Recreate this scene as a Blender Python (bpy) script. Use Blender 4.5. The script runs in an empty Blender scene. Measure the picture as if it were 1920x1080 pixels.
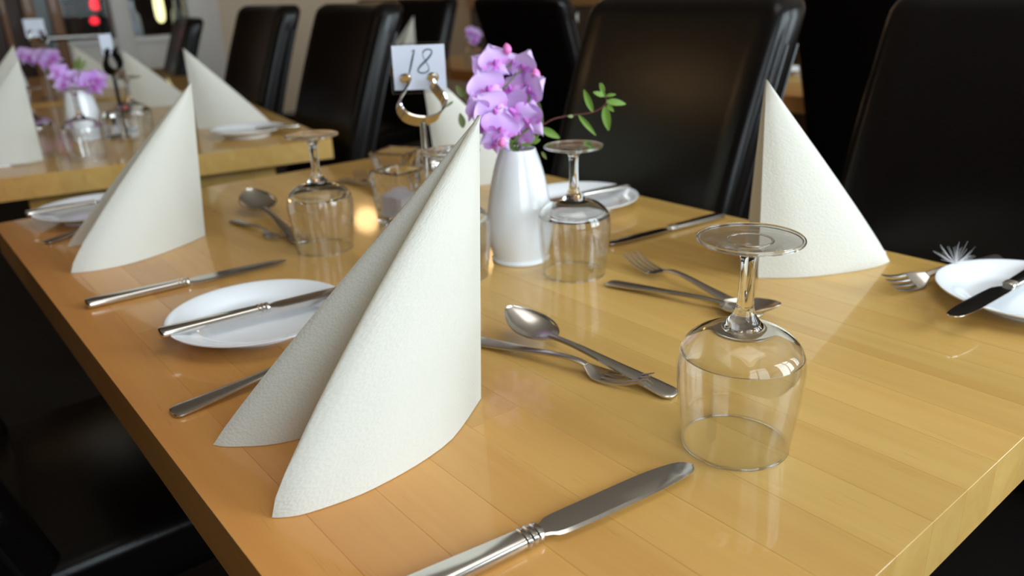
import bpy, bmesh, math, random
from mathutils import Vector, Matrix
random.seed(7)
scene = bpy.context.scene
COL = scene.collection
PI = math.pi

# ------------------------------------------------------------------ camera
FPX = 1460.0
TZ = 0.75                      # table top height
CZ = TZ + 0.293                # eye height
RM = Matrix(((0.77187967, -0.25119612, 0.58403962),
             (-0.63485262, -0.25523972, 0.72925636),
             (-0.03411625, -0.93367724, -0.35648687)))
CAMPOS = Vector((0, 0, CZ))
cam_data = bpy.data.cameras.new('camera')
cam = bpy.data.objects.new('camera', cam_data)
COL.objects.link(cam)
cam_data.sensor_width = 36.0
cam_data.lens = 36.0 * FPX / 1920.0
cam_data.clip_start = 0.02
r, d, f = RM.col[0], RM.col[1], RM.col[2]
cam.matrix_world = Matrix(((r.x, -d.x, -f.x, 0), (r.y, -d.y, -f.y, 0), (r.z, -d.z, -f.z, CZ), (0, 0, 0, 1)))
cam_data.dof.use_dof = True
cam_data.dof.focus_distance = 0.53
cam_data.dof.aperture_fstop = 6.0
scene.camera = cam

# ------------------------------------------------------------------ world, lamps, exposure
scene.view_settings.view_transform = 'Standard'
scene.view_settings.look = 'None'
scene.view_settings.gamma = 1.0
scene.view_settings.use_curve_mapping = False
scene.view_settings.exposure = 0.09
scene.cycles.max_bounces = 14
scene.cycles.transmission_bounces = 12
scene.cycles.transparent_max_bounces = 16
scene.cycles.use_denoising = True
scene.cycles.sample_clamp_indirect = 6.0

world = bpy.data.worlds.new('world')
scene.world = world
world.use_nodes = True
wn = world.node_tree.nodes
wn['Background'].inputs[0].default_value = (0.80, 0.90, 1.0, 1)
wn['Background'].inputs[1].default_value = 0.25

def area_light(name, loc, rot, sx, sy, power, color, spread=PI):
    l = bpy.data.lights.new(name, 'AREA')
    l.shape = 'RECTANGLE'; l.size = sx; l.size_y = sy
    l.energy = power; l.color = color; l.spread = spread
    o = bpy.data.objects.new(name, l)
    COL.objects.link(o)
    o.location = loc; o.rotation_euler = rot
    return o

# room extents
XL, XR, YB, YF, ZC = -1.6, 4.1, -1.05, 6.0, 2.6
BACK_WINDOWS = [(-0.75, 0.35), (0.85, 2.05), (2.45, 3.55)]       # x ranges on wall_back
WZ0, WZ1 = 0.85, 2.25
for i, (a, b) in enumerate(BACK_WINDOWS):
    pw = (30.0, 80.0, 58.0)[i]
    area_light('daylight_back', ((a + b) / 2, YB - 0.16, (WZ0 + WZ1) / 2), (PI / 2, 0, 0), b - a, WZ1 - WZ0,
               pw, (0.83, 0.93, 1.0))
LEFT_WINDOWS = [(2.3, 3.7)]
for a, b in LEFT_WINDOWS:
    area_light('daylight_left', (XL - 0.16, (a + b) / 2, 1.55), (PI / 2, 0, -PI / 2), b - a, 1.4, 8.0, (0.93, 1.0, 0.78))
area_light('overhead_fill', (0.6, 0.1, ZC - 0.03), (0, 0, 0), 1.0, 1.0, 7.0, (1.0, 0.97, 0.92))  # added fill light above the table to lift the wood, no real fitting
def bulb(loc, power, rad=0.10, col=(1.0, 0.62, 0.28)):
    l = bpy.data.lights.new('ceiling_spot', 'POINT'); l.energy = power; l.color = col; l.shadow_soft_size = rad
    o = bpy.data.objects.new('ceiling_spot', l); COL.objects.link(o); o.location = loc
for q in ((-1.15, 3.3, 2.35), (3.0, 5.65, 2.2), (3.4, 4.4, 2.35)): bulb(q, 7.0 if q[0] < 0 else 4.0)

# ------------------------------------------------------------------ helpers: pixels to points (1920x1080 frame)
def ray(px, py):
    return RM @ Vector((px - 960.0, py - 540.0, FPX))
def at(px, py, z=0.0):
    q = ray(px, py)
    return CAMPOS + q * ((TZ + z - CZ) / q.z)
def depth(p):
    return (Vector(p) - CAMPOS).dot(Vector((f.x, f.y, f.z)))
def at_depth(px, py, dep):
    return CAMPOS + ray(px, py) * (dep / FPX)

# ------------------------------------------------------------------ materials
MAT = {}
def new_mat(name):
    m = bpy.data.materials.new(name)
    m.use_nodes = True
    nt = m.node_tree
    for n in list(nt.nodes): nt.nodes.remove(n)
    out = nt.nodes.new('ShaderNodeOutputMaterial')
    return m, nt, out
def pbr(name, color, rough=0.5, metal=0.0, coat=0.0, coat_rough=0.05, spec=0.5, sheen=0.0, subsurf=0.0,
        emit=None, emit_str=0.0, noise=None, bump=None, trans=0.0, ior=1.45):
    """noise=(scale, amount, detail): colour variation; bump=(scale, strength, distance)"""
    m, nt, out = new_mat(name)
    b = nt.nodes.new('ShaderNodeBsdfPrincipled')
    nt.links.new(b.outputs[0], out.inputs[0])
    b.inputs['Base Color'].default_value = (*color, 1)
    b.inputs['Roughness'].default_value = rough
    b.inputs['Metallic'].default_value = metal
    b.inputs['Coat Weight'].default_value = coat
    b.inputs['Coat Roughness'].default_value = coat_rough
    b.inputs['Specular IOR Level'].default_value = spec
    b.inputs['Sheen Weight'].default_value = sheen
    b.inputs['IOR'].default_value = ior
    b.inputs['Transmission Weight'].default_value = trans
    if subsurf:
        b.inputs['Subsurface Weight'].default_value = subsurf
        b.inputs['Subsurface Radius'].default_value = (0.01, 0.008, 0.008)
    if emit:
        b.inputs['Emission Color'].default_value = (*emit, 1)
        b.inputs['Emission Strength'].default_value = emit_str
    tc = nt.nodes.new('ShaderNodeTexCoord')
    if noise:
        n = nt.nodes.new('ShaderNodeTexNoise')
        n.inputs['Scale'].default_value = noise[0]
        n.inputs['Detail'].default_value = noise[2] if len(noise) > 2 else 4
        nt.links.new(tc.outputs['Object'], n.inputs['Vector'])
        mr = nt.nodes.new('ShaderNodeMapRange')
        mr.inputs['To Min'].default_value = 1 - noise[1]
        mr.inputs['To Max'].default_value = 1 + noise[1]
        nt.links.new(n.outputs['Fac'], mr.inputs['Value'])
        mx = nt.nodes.new('ShaderNodeVectorMath'); mx.operation = 'SCALE'
        mx.inputs[0].default_value = color
        nt.links.new(mr.outputs[0], mx.inputs['Scale'])
        nt.links.new(mx.outputs[0], b.inputs['Base Color'])
    if bump:
        n2 = nt.nodes.new('ShaderNodeTexNoise')
        n2.inputs['Scale'].default_value = bump[0]
        n2.inputs['Detail'].default_value = 3
        nt.links.new(tc.outputs['Object'], n2.inputs['Vector'])
        bp = nt.nodes.new('ShaderNodeBump')
        bp.inputs['Strength'].default_value = bump[1]
        bp.inputs['Distance'].default_value = bump[2]
        nt.links.new(n2.outputs['Fac'], bp.inputs['Height'])
        nt.links.new(bp.outputs[0], b.inputs['Normal'])
    MAT[name] = m
    return m

def wood_mat(name, c1, c2, c3, rough, coat, per_piece=0.5, grain_axis='Y', scale=1.0):
    m, nt, out = new_mat(name)
    N, L = nt.nodes, nt.links
    b = N.new('ShaderNodeBsdfPrincipled'); L.new(b.outputs[0], out.inputs[0])
    b.inputs['Roughness'].default_value = rough
    b.inputs['Coat Weight'].default_value = coat
    b.inputs['Coat Roughness'].default_value = 0.055
    b.inputs['Specular IOR Level'].default_value = 0.35
    tc = N.new('ShaderNodeTexCoord')
    oi = N.new('ShaderNodeObjectInfo')
    off = N.new('ShaderNodeVectorMath'); off.operation = 'SCALE'
    off.inputs[0].default_value = (13.7, 7.1, 3.3)
    L.new(oi.outputs['Random'], off.inputs['Scale'])
    add = N.new('ShaderNodeVectorMath'); add.operation = 'ADD'
    L.new(tc.outputs['Object'], add.inputs[0]); L.new(off.outputs[0], add.inputs[1])
    mp = N.new('ShaderNodeMapping')
    s = {'Y': (34, 1.6, 34), 'X': (1.6, 34, 34), 'Z': (34, 34, 1.6)}[grain_axis]
    mp.inputs['Scale'].default_value = tuple(v * scale for v in s)
    L.new(add.outputs[0], mp.inputs['Vector'])
    n1 = N.new('ShaderNodeTexNoise'); n1.inputs['Scale'].default_value = 1.0
    n1.inputs['Detail'].default_value = 5; n1.inputs['Roughness'].default_value = 0.6
    n1.inputs['Distortion'].default_value = 0.6
    L.new(mp.outputs[0], n1.inputs['Vector'])
    mp2 = N.new('ShaderNodeMapping')
    s2 = {'Y': (420, 28, 420), 'X': (28, 420, 420), 'Z': (420, 420, 28)}[grain_axis]
    mp2.inputs['Scale'].default_value = tuple(v * scale for v in s2)
    L.new(add.outputs[0], mp2.inputs['Vector'])
    n2 = N.new('ShaderNodeTexNoise'); n2.inputs['Scale'].default_value = 1.0; n2.inputs['Detail'].default_value = 2
    L.new(mp2.outputs[0], n2.inputs['Vector'])
    ramp = N.new('ShaderNodeValToRGB')
    ramp.color_ramp.elements[0].position = 0.28; ramp.color_ramp.elements[0].color = (*c1, 1)
    ramp.color_ramp.elements[1].position = 0.72; ramp.color_ramp.elements[1].color = (*c2, 1)
    L.new(n1.outputs['Fac'], ramp.inputs['Fac'])
    mr = N.new('ShaderNodeMapRange')        # dark flecks of beech
    mr.inputs['From Min'].default_value = 0.66; mr.inputs['From Max'].default_value = 0.80
    mr.inputs['To Max'].default_value = 0.35
    L.new(n2.outputs['Fac'], mr.inputs['Value'])
    mix = N.new('ShaderNodeMix'); mix.data_type = 'RGBA'
    L.new(mr.outputs[0], mix.inputs['Factor']); L.new(ramp.outputs[0], mix.inputs['A'])
    mix.inputs['B'].default_value = (*c3, 1)
    # piece-to-piece tone
    mr2 = N.new('ShaderNodeMapRange')
    mr2.inputs['To Min'].default_value = 1 - 0.16 * per_piece; mr2.inputs['To Max'].default_value = 1 + 0.12 * per_piece
    L.new(oi.outputs['Random'], mr2.inputs['Value'])
    sc = N.new('ShaderNodeVectorMath'); sc.operation = 'SCALE'
    tint = N.new('ShaderNodeMix'); tint.data_type = 'RGBA'; tint.blend_type = 'MULTIPLY'
    sepx = N.new('ShaderNodeSeparateXYZ'); L.new(tc.outputs['Object'], sepx.inputs[0])
    mrx = N.new('ShaderNodeMapRange')        # redder towards one side: stave tone plus warm light and falloff painted in
    mrx.inputs['From Min'].default_value = -0.1; mrx.inputs['From Max'].default_value = -0.40
    L.new(sepx.outputs['X'], mrx.inputs['Value'])
    L.new(mrx.outputs[0], tint.inputs['Factor'])
    L.new(mix.outputs['Result'], tint.inputs['A']); tint.inputs['B'].default_value = (1.0, 0.68, 0.58, 1)
    L.new(tint.outputs['Result'], sc.inputs[0]); L.new(mr2.outputs[0], sc.inputs['Scale'])
    L.new(sc.outputs[0], b.inputs['Base Color'])
    bp = N.new('ShaderNodeBump'); bp.inputs['Strength'].default_value = 0.05; bp.inputs['Distance'].default_value = 0.0005
    L.new(n2.outputs['Fac'], bp.inputs['Height']); L.new(bp.outputs[0], b.inputs['Normal'])
    MAT[name] = m
    return m

wood_mat('beech', (0.55, 0.31, 0.080), (0.63, 0.40, 0.118), (0.38, 0.19, 0.055), 0.42, 0.55)
wood_mat('oak_trim', (0.34, 0.17, 0.06), (0.45, 0.25, 0.10), (0.2, 0.09, 0.03), 0.4, 0.2, 0.2)
wood_mat('dark_wood', (0.035, 0.014, 0.008), (0.055, 0.022, 0.011), (0.02, 0.008, 0.004), 0.4, 0.2, 0.3, 'Z')
wood_mat('mid_wood', (0.20, 0.09, 0.035), (0.28, 0.13, 0.05), (0.1, 0.04, 0.02), 0.45, 0.2, 0.2, 'Z')
pbr('steel', (0.62, 0.60, 0.57), 0.16, 1.0, bump=(60, 0.04, 0.0004))
pbr('steel_satin', (0.58, 0.55, 0.51), 0.26, 1.0, noise=(90, 0.06))
pbr('chrome', (0.80, 0.78, 0.74), 0.10, 1.0)
pbr('porcelain', (0.90, 0.925, 0.975), 0.12, coat=0.4, noise=(5, 0.01))
pbr('wall_cream', (0.66, 0.56, 0.43), 0.8, noise=(2.2, 0.05), bump=(120, 0.1, 0.001))
pbr('wall_tan', (0.50, 0.40, 0.30), 0.8, noise=(2.2, 0.05), bump=(120, 0.1, 0.001))
pbr('white_paint', (0.72, 0.69, 0.66), 0.4, noise=(3, 0.03))
pbr('panel_paint', (0.66, 0.62, 0.57), 0.5, noise=(3, 0.04))
pbr('wall_brown', (0.07, 0.05, 0.035), 0.8, noise=(2.2, 0.05), bump=(120, 0.1, 0.001))
pbr('ceiling_paint', (0.52, 0.43, 0.35), 0.9, noise=(2, 0.03))
pbr('carpet', (0.016, 0.011, 0.009), 0.95, noise=(60, 0.35), bump=(300, 0.5, 0.003))
pbr('leather', (0.006, 0.0045, 0.004), 0.23, spec=0.25, noise=(9, 0.25), bump=(230, 0.14, 0.0012))
pbr('leather_side', (0.009, 0.008, 0.009), 0.30, spec=0.6, noise=(9, 0.2), bump=(230, 0.12, 0.0012))
pbr('card_white', (0.90, 0.92, 0.99), 0.6, noise=(20, 0.01))
pbr('ink', (0.07, 0.08, 0.12), 0.7, noise=(200, 0.1))
pbr('leaf', (0.16, 0.30, 0.04), 0.45, noise=(70, 0.3), subsurf=0.15)
pbr('leaf_dull', (0.17, 0.22, 0.06), 0.5, noise=(70, 0.25), subsurf=0.15)
pbr('stem_green', (0.14, 0.22, 0.05), 0.5, noise=(80, 0.2))
pbr('stem_red', (0.10, 0.025, 0.02), 0.5, noise=(80, 0.2))
pbr('keel', (0.58, 0.16, 0.62), 0.5, noise=(80, 0.1), subsurf=0.2)
pbr('bud_pink', (0.80, 0.22, 0.55), 0.5, noise=(80, 0.1), subsurf=0.2)
pbr('frost', (0.90, 0.88, 0.95), 0.5, trans=0.55, noise=(60, 0.06))
pbr('salt', (0.82, 0.80, 0.82), 0.9, noise=(300, 0.08), bump=(500, 0.4, 0.001))
pbr('pepper', (0.09, 0.055, 0.035), 0.9, noise=(500, 0.5), bump=(500, 0.5, 0.001))
pbr('fluff', (0.85, 0.84, 0.86), 0.6, noise=(100, 0.05))
pbr('black_metal', (0.02, 0.02, 0.022), 0.35, 1.0, noise=(20, 0.1))
pbr('red_lamp', (0.5, 0.02, 0.02), 0.4, emit=(1.0, 0.03, 0.05), emit_str=1.6)
pbr('yellow_lamp', (0.8, 0.75, 0.4), 0.4, emit=(1.0, 0.93, 0.45), emit_str=1.8)
pbr('green_foil', (0.03, 0.05, 0.04), 0.3, noise=(30, 0.3))
pbr('bar_bottle', (0.06, 0.032, 0.018), 0.65, noise=(20, 0.3))

def paper_mat():
    m, nt, out = new_mat('napkin_paper')
    N, L = nt.nodes, nt.links
    b = N.new('ShaderNodeBsdfPrincipled')
    b.inputs['Base Color'].default_value = (0.80, 0.795, 0.745, 1)
    b.inputs['Roughness'].default_value = 0.85
    b.inputs['Specular IOR Level'].default_value = 0.15
    tr = N.new('ShaderNodeBsdfTranslucent'); tr.inputs[0].default_value = (0.95, 0.86, 0.68, 1)
    mx = N.new('ShaderNodeMixShader'); mx.inputs[0].default_value = 0.30
    L.new(b.outputs[0], mx.inputs[1]); L.new(tr.outputs[0], mx.inputs[2]); L.new(mx.outputs[0], out.inputs[0])
    uv = N.new('ShaderNodeUVMap')
    mp = N.new('ShaderNodeMapping'); mp.inputs['Scale'].default_value = (95, 120, 1); mp.inputs['Rotation'].default_value = (0, 0, 0.6)
    L.new(uv.outputs[0], mp.inputs['Vector'])
    v = N.new('ShaderNodeTexVoronoi'); v.inputs['Scale'].default_value = 1.0
    L.new(mp.outputs[0], v.inputs['Vector'])
    bp = N.new('ShaderNodeBump'); bp.inputs['Strength'].default_value = 0.45; bp.inputs['Distance'].default_value = 0.0007
    L.new(v.outputs['Distance'], bp.inputs['Height'])
    L.new(bp.outputs[0], b.inputs['Normal'])
    MAT['napkin'] = m
paper_mat()

def glass_mat(name, color=(1, 1, 1), ior=1.47, rough=0.0):
    m, nt, out = new_mat(name)
    g = nt.nodes.new('ShaderNodeBsdfGlass')
    g.inputs['Color'].default_value = (*color, 1)
    g.inputs['IOR'].default_value = ior
    g.inputs['Roughness'].default_value = rough
    nt.links.new(g.outputs[0], out.inputs[0])
    MAT[name] = m
glass_mat('glass', (0.985, 0.99, 0.99))
glass_mat('cut_glass', (0.985, 0.985, 0.99), 1.5, 0.04)
_nt = MAT['cut_glass'].node_tree
_v = _nt.nodes.new('ShaderNodeTexVoronoi'); _v.inputs['Scale'].default_value = 70.0
_tc = _nt.nodes.new('ShaderNodeTexCoord'); _nt.links.new(_tc.outputs['Object'], _v.inputs['Vector'])
_b = _nt.nodes.new('ShaderNodeBump'); _b.inputs['Strength'].default_value = 0.14; _b.inputs['Distance'].default_value = 0.004
_nt.links.new(_v.outputs['Distance'], _b.inputs['Height'])
_nt.links.new(_b.outputs[0], [n for n in _nt.nodes if n.type == 'BSDF_GLASS'][0].inputs['Normal'])
def thin_mat(name, tint, f0=0.045, rough=0.02, gl=(1, 1, 1), expo=4.0):
    """thin clear sheet: transparent with schlick fresnel reflection"""
    m, nt, out = new_mat(name)
    N, L = nt.nodes, nt.links
    t = N.new('ShaderNodeBsdfTransparent'); t.inputs[0].default_value = (*tint, 1)
    g = N.new('ShaderNodeBsdfGlossy'); g.inputs['Roughness'].default_value = rough; g.inputs['Color'].default_value = (*gl, 1)
    lw = N.new('ShaderNodeLayerWeight'); lw.inputs['Blend'].default_value = 0.5
    pw = N.new('ShaderNodeMath'); pw.operation = 'POWER'; pw.inputs[1].default_value = expo
    L.new(lw.outputs['Facing'], pw.inputs[0])
    mul = N.new('ShaderNodeMath'); mul.operation = 'MULTIPLY_ADD'; mul.inputs[1].default_value = 0.9; mul.inputs[2].default_value = f0
    L.new(pw.outputs[0], mul.inputs[0])
    mx = N.new('ShaderNodeMixShader')
    L.new(mul.outputs[0], mx.inputs[0]); L.new(t.outputs[0], mx.inputs[1]); L.new(g.outputs[0], mx.inputs[2])
    L.new(mx.outputs[0], out.inputs[0])
    MAT[name] = m
thin_mat('pane', (0.93, 0.95, 0.95), 0.003)
thin_mat('sleeve', (0.90, 0.91, 0.94))
thin_mat('thin_foot', (0.96, 0.965, 0.97), 0.055, 0.02, (0.95, 0.97, 1), 3.0)
thin_mat('thin_glass', (0.965, 0.97, 0.97), 0.05, 0.01, (1, 1, 1), 3.2)

def petal_mat():
    m, nt, out = new_mat('petal')
    N, L = nt.nodes, nt.links
    b = N.new('ShaderNodeBsdfPrincipled'); b.inputs['Roughness'].default_value = 0.55
    b.inputs['Specular IOR Level'].default_value = 0.2
    tr = N.new('ShaderNodeBsdfTranslucent')
    uv = N.new('ShaderNodeUVMap')
    sep = N.new('ShaderNodeSeparateXYZ'); L.new(uv.outputs[0], sep.inputs[0])
    tc = N.new('ShaderNodeTexCoord')
    nz = N.new('ShaderNodeTexNoise'); nz.inputs['Scale'].default_value = 60; L.new(tc.outputs['Object'], nz.inputs['Vector'])
    ad = N.new('ShaderNodeMath'); ad.operation = 'MULTIPLY_ADD'; ad.inputs[1].default_value = 0.35; 
    L.new(nz.outputs['Fac'], ad.inputs[0]); L.new(sep.outputs['Y'], ad.inputs[2])
    ramp = N.new('ShaderNodeValToRGB')
    e = ramp.color_ramp.elements
    e[0].position = 0.12; e[0].color = (0.66, 0.07, 0.55, 1)
    e[1].position = 0.95; e[1].color = (0.74, 0.52, 0.92, 1)
    x = e.new(0.38); x.color = (0.64, 0.32, 0.84, 1)
    L.new(ad.outputs[0], ramp.inputs[0])
    oi = N.new('ShaderNodeObjectInfo')
    hs = N.new('ShaderNodeHueSaturation')
    mr = N.new('ShaderNodeMapRange'); mr.inputs['To Min'].default_value = 0.75; mr.inputs['To Max'].default_value = 1.1
    L.new(oi.outputs['Random'], mr.inputs['Value']); L.new(mr.outputs[0], hs.inputs['Saturation'])
    hs.inputs['Value'].default_value = 1.12
    L.new(ramp.outputs[0], hs.inputs['Color'])
    L.new(hs.outputs[0], b.inputs['Base Color']); L.new(hs.outputs[0], tr.inputs[0])
    mx = N.new('ShaderNodeMixShader'); mx.inputs[0].default_value = 0.3
    L.new(b.outputs[0], mx.inputs[1]); L.new(tr.outputs[0], mx.inputs[2]); L.new(mx.outputs[0], out.inputs[0])
    MAT['petal'] = m
petal_mat()

# ------------------------------------------------------------------ object helpers
def mesh_from(verts, faces, name, uvs=None):
    me = bpy.data.meshes.new(name)
    me.from_pydata([tuple(v) for v in verts], [], faces)
    if uvs:
        l = me.uv_layers.new(name='UVMap')
        for li, lp in enumerate(me.loops):
            l.data[li].uv = uvs[lp.vertex_index]
    me.update()
    return me
def obj(name, me, mat, parent=None, smooth=True, angle=40):
    if isinstance(me, bmesh.types.BMesh):
        bm = me; me = bpy.data.meshes.new(name)
        bmesh.ops.recalc_face_normals(bm, faces=bm.faces)
        bm.to_mesh(me); bm.free()
    if isinstance(mat, str): mat = MAT[mat]
    if not me.materials: me.materials.append(mat)
    for p in me.polygons: p.use_smooth = smooth
    if smooth: me.set_sharp_from_angle(angle=math.radians(angle))
    o = bpy.data.objects.new(name, me)
    COL.objects.link(o)
    if parent: o.parent = parent
    return o
def thing(name, label, cat, loc=(0, 0, 0), rz=0.0, group=None):
    o = bpy.data.objects.new(name, None)
    COL.objects.link(o)
    o.empty_display_size = 0.05
    o.location = loc; o.rotation_euler = (0, 0, rz)
    o['label'] = label; o['category'] = cat
    if group: o['group'] = group
    return o
def structure(o):
    o['kind'] = 'structure'; return o
def box_bm(x0, x1, y0, y1, z0, z1, bevel=0.0, seg=2):
    bm = bmesh.new()
    bmesh.ops.create_cube(bm, size=1.0)
    for v in bm.verts:
        v.co = Vector(((x0 + x1) / 2 + v.co.x * (x1 - x0), (y0 + y1) / 2 + v.co.y * (y1 - y0), (z0 + z1) / 2 + v.co.z * (z1 - z0)))
    if bevel:
        bmesh.ops.bevel(bm, geom=list(bm.edges), offset=bevel, segments=seg, profile=0.5, affect='EDGES')
    return bm
def lathe(profile, n=48, closed=False, cap=True):
    """profile [(r,z)]; r==0 ends are poles; closed joins last to first"""
    verts, faces, rings = [], [], []
    for (rr, z) in profile:
        if rr < 1e-6:
            rings.append([len(verts)]); verts.append((0, 0, z))
        else:
            rings.append(list(range(len(verts), len(verts) + n)))
            for k in range(n):
                a = 2 * PI * k / n
                verts.append((rr * math.cos(a), rr * math.sin(a), z))
    pairs = list(zip(rings[:-1], rings[1:]))
    if closed: pairs.append((rings[-1], rings[0]))
    for A, B in pairs:
        for k in range(n):
            k2 = (k + 1) % n
            if len(A) == 1 and len(B) == 1: continue
            if len(A) == 1: faces.append((A[0], B[k2], B[k]))
            elif len(B) == 1: faces.append((A[k], A[k2], B[0]))
            else: faces.append((A[k], A[k2], B[k2], B[k]))
    me = mesh_from(verts, faces, 'lathe')
    bm = bmesh.new(); bm.from_mesh(me); bmesh.ops.recalc_face_normals(bm, faces=bm.faces); bm.to_mesh(me); bm.free()
    return me
def smooth_profile(pts, sub=4):
    """Catmull-Rom through 2D/3D/nD points"""
    out = []
    n = len(pts)
    for i in range(n - 1):
        p0 = pts[max(i - 1, 0)]; p1 = pts[i]; p2 = pts[i + 1]; p3 = pts[min(i + 2, n - 1)]
        for k in range(sub):
            t = k / sub
            out.append(tuple(0.5 * (2 * b + (c - a) * t + (2 * a - 5 * b + 4 * c - dd) * t * t + (-a + 3 * b - 3 * c + dd) * t ** 3)
                             for a, b, c, dd in zip(p0, p1, p2, p3)))
    out.append(tuple(pts[-1]))
    return out
def tube(bm, pts, radii, n=8, cap=True):
    pts = [Vector(p) for p in pts]
    if not isinstance(radii, (list, tuple)): radii = [radii] * len(pts)
    prev = None; rings = []
    for i, p in enumerate(pts):
        t = (pts[min(i + 1, len(pts) - 1)] - pts[max(i - 1, 0)]).normalized()
        if prev is None:
            u = t.orthogonal().normalized()
        else:
            u = (prev - t * prev.dot(t)).normalized()
        prev = u
        w = t.cross(u)
        rings.append([bm.verts.new(p + (u * math.cos(2 * PI * k / n) + w * math.sin(2 * PI * k / n)) * radii[i]) for k in range(n)])
    for A, B in zip(rings[:-1], rings[1:]):
        for k in range(n):
            bm.faces.new((A[k], A[(k + 1) % n], B[(k + 1) % n], B[k]))
    if cap:
        bm.faces.new(list(reversed(rings[0]))); bm.faces.new(rings[-1])
    return bm
def loft(sections, n=12, power=2.6, cap=True):
    """sections (x, yc, zc, halfwidth, halfthick): superellipse rings along x"""
    bm = bmesh.new()
    rings = []
    for (x, yc, zc, hw, ht) in sections:
        ring = []
        for k in range(n):
            a = 2 * PI * (k + 0.5) / n
            c, s = math.cos(a), math.sin(a)
            ring.append(bm.verts.new((x, yc + hw * math.copysign(abs(c) ** (2 / power), c), zc + ht * math.copysign(abs(s) ** (2 / power), s))))
        rings.append(ring)
    for A, B in zip(rings[:-1], rings[1:]):
        for k in range(n):
            bm.faces.new((A[k], A[(k + 1) % n], B[(k + 1) % n], B[k]))
    if cap:
        bm.faces.new(rings[0]); bm.faces.new(rings[-1])
    bmesh.ops.recalc_face_normals(bm, faces=bm.faces)
    return bm
def copy_thing(root, label, loc=None, rz=None, group=None):
    c = root.copy(); COL.objects.link(c)
    c['label'] = label
    if group: c['group'] = group
    if loc is not None: c.location = loc
    if rz is not None: c.rotation_euler = (0, 0, rz)
    for ch in root.children:
        d_ = ch.copy(); COL.objects.link(d_); d_.parent = c
        for g in ch.children:
            e_ = g.copy(); COL.objects.link(e_); e_.parent = d_
    return c

# ================================================================== THE ROOM
structure(obj('floor', box_bm(XL - 0.2, XR + 0.2, YB - 0.2, YF + 2.2, -0.1, 0.0), 'carpet', smooth=False))
structure(obj('ceiling', box_bm(XL - 0.2, XR + 0.2, YB - 0.2, YF + 2.2, ZC, ZC + 0.1), 'ceiling_paint', smooth=False))
def wall_with_openings(name, mat, axis, pos, thick, lo, hi, openings):
    """wall along axis ('x' or 'y'); openings [(a,b,z0,z1)]"""
    bm = bmesh.new()
    def add(a, b, z0, z1):
        if b - a < 1e-4 or z1 - z0 < 1e-4: return
        t = box_bm(a, b, pos, pos + thick, z0, z1) if axis == 'x' else box_bm(pos, pos + thick, a, b, z0, z1)
        tmp = bpy.data.meshes.new('t'); t.to_mesh(tmp); t.free(); bm.from_mesh(tmp); bpy.data.meshes.remove(tmp)
    c = lo
    for (a, b, z0, z1) in sorted(openings):
        add(c, a, 0, ZC); add(a, b, 0, z0); add(a, b, z1, ZC); c = b
    add(c, hi, 0, ZC)
    return structure(obj(name, bm, mat, smooth=False))
wall_with_openings('wall_back', 'wall_cream', 'x', YB - 0.12, 0.12, XL - 0.12, XR + 0.12, [(a, b, WZ0, WZ1) for a, b in BACK_WINDOWS])
wall_with_openings('wall_left', 'wall_brown', 'y', XL - 0.12, 0.12, YB, YF, [(a, b, WZ0, WZ1) for a, b in LEFT_WINDOWS])
structure(obj('wall_right', box_bm(XR, XR + 0.12, YB, YF, 0, ZC), 'wall_tan', smooth=False))
structure(obj('wall_front', box_bm(2.16, XR, YF, YF + 0.12, 0, ZC), 'wall_cream', smooth=False))
def window(name, axis, pos, a, b):
    w = bpy.data.objects.new(name, None); COL.objects.link(w); structure(w)
    def bx(nm, p0, p1, z0, z1, mat='white_paint', t=0.05):
        bm = box_bm(p0, p1, pos - t / 2, pos + t / 2, z0, z1, 0.004) if axis == 'x' else box_bm(pos - t / 2, pos + t / 2, p0, p1, z0, z1, 0.004)
        return obj(nm, bm, mat, w)
    bx('window_frame', a, a + 0.05, WZ0, WZ1); bx('window_frame', b - 0.05, b, WZ0, WZ1)
    bx('window_frame', a, b, WZ0, WZ0 + 0.05); bx('window_frame', a, b, WZ1 - 0.05, WZ1)
    m = (a + b) / 2
    bx('mullion', m - 0.025, m + 0.025, WZ0, WZ1); bx('transom', a, b, 1.8, 1.84)
    bx('pane', a + 0.05, b - 0.05, WZ0 + 0.05, WZ1 - 0.05, 'pane', 0.006)
for i, (a, b) in enumerate(BACK_WINDOWS): window('window_%d' % (i + 1), 'x', YB - 0.05, a, b)
for i, (a, b) in enumerate(LEFT_WINDOWS): window('window_%d' % (i + 4), 'y', XL - 0.05, a, b)
# wooden rail and dark wainscot on the right wall
structure(obj('trim_1', box_bm(XR - 0.05, XR, YB, 5.5, 0.925, 1.14, 0.006), 'oak_trim'))
structure(obj('trim_2', box_bm(XR - 0.03, XR, YB, 5.5, 0.0, 0.935, 0.003), 'dark_wood'))

# glazed partition in the far left corner: dark door and white framed panes
PY = YF
structure(obj('wall_partition', box_bm(1.06, 2.16, PY + 0.03, PY + 0.07, 0.0, 0.55), 'dark_wood', smooth=False))
part = bpy.data.objects.new('window_5', None); COL.objects.link(part); structure(part)
for (a, b) in ((1.44, 1.555), (1.94, 2.16)):
    obj('window_frame', box_bm(a, b, PY - 0.03, PY + 0.10, 0.0, ZC, 0.006), 'white_paint', part)
obj('transom', box_bm(1.06, 1.44, PY - 0.02, PY + 0.08, 0.795, 0.835, 0.004), 'white_paint', part)
obj('transom', box_bm(1.555, 1.94, PY - 0.02, PY + 0.08, 0.795, 0.835, 0.004), 'white_paint', part)
obj('lower_panel', box_bm(1.13, 1.44, PY, PY + 0.03, 0.40, 0.80, 0.004), 'panel_paint', part)
obj('lower_panel', box_bm(1.555, 1.83, PY, PY + 0.03, 0.575, 0.80, 0.004), 'panel_paint', part)
obj('pane', box_bm(1.14, 1.44, PY + 0.02, PY + 0.026, 0.835, 2.3), 'pane', part)
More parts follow.
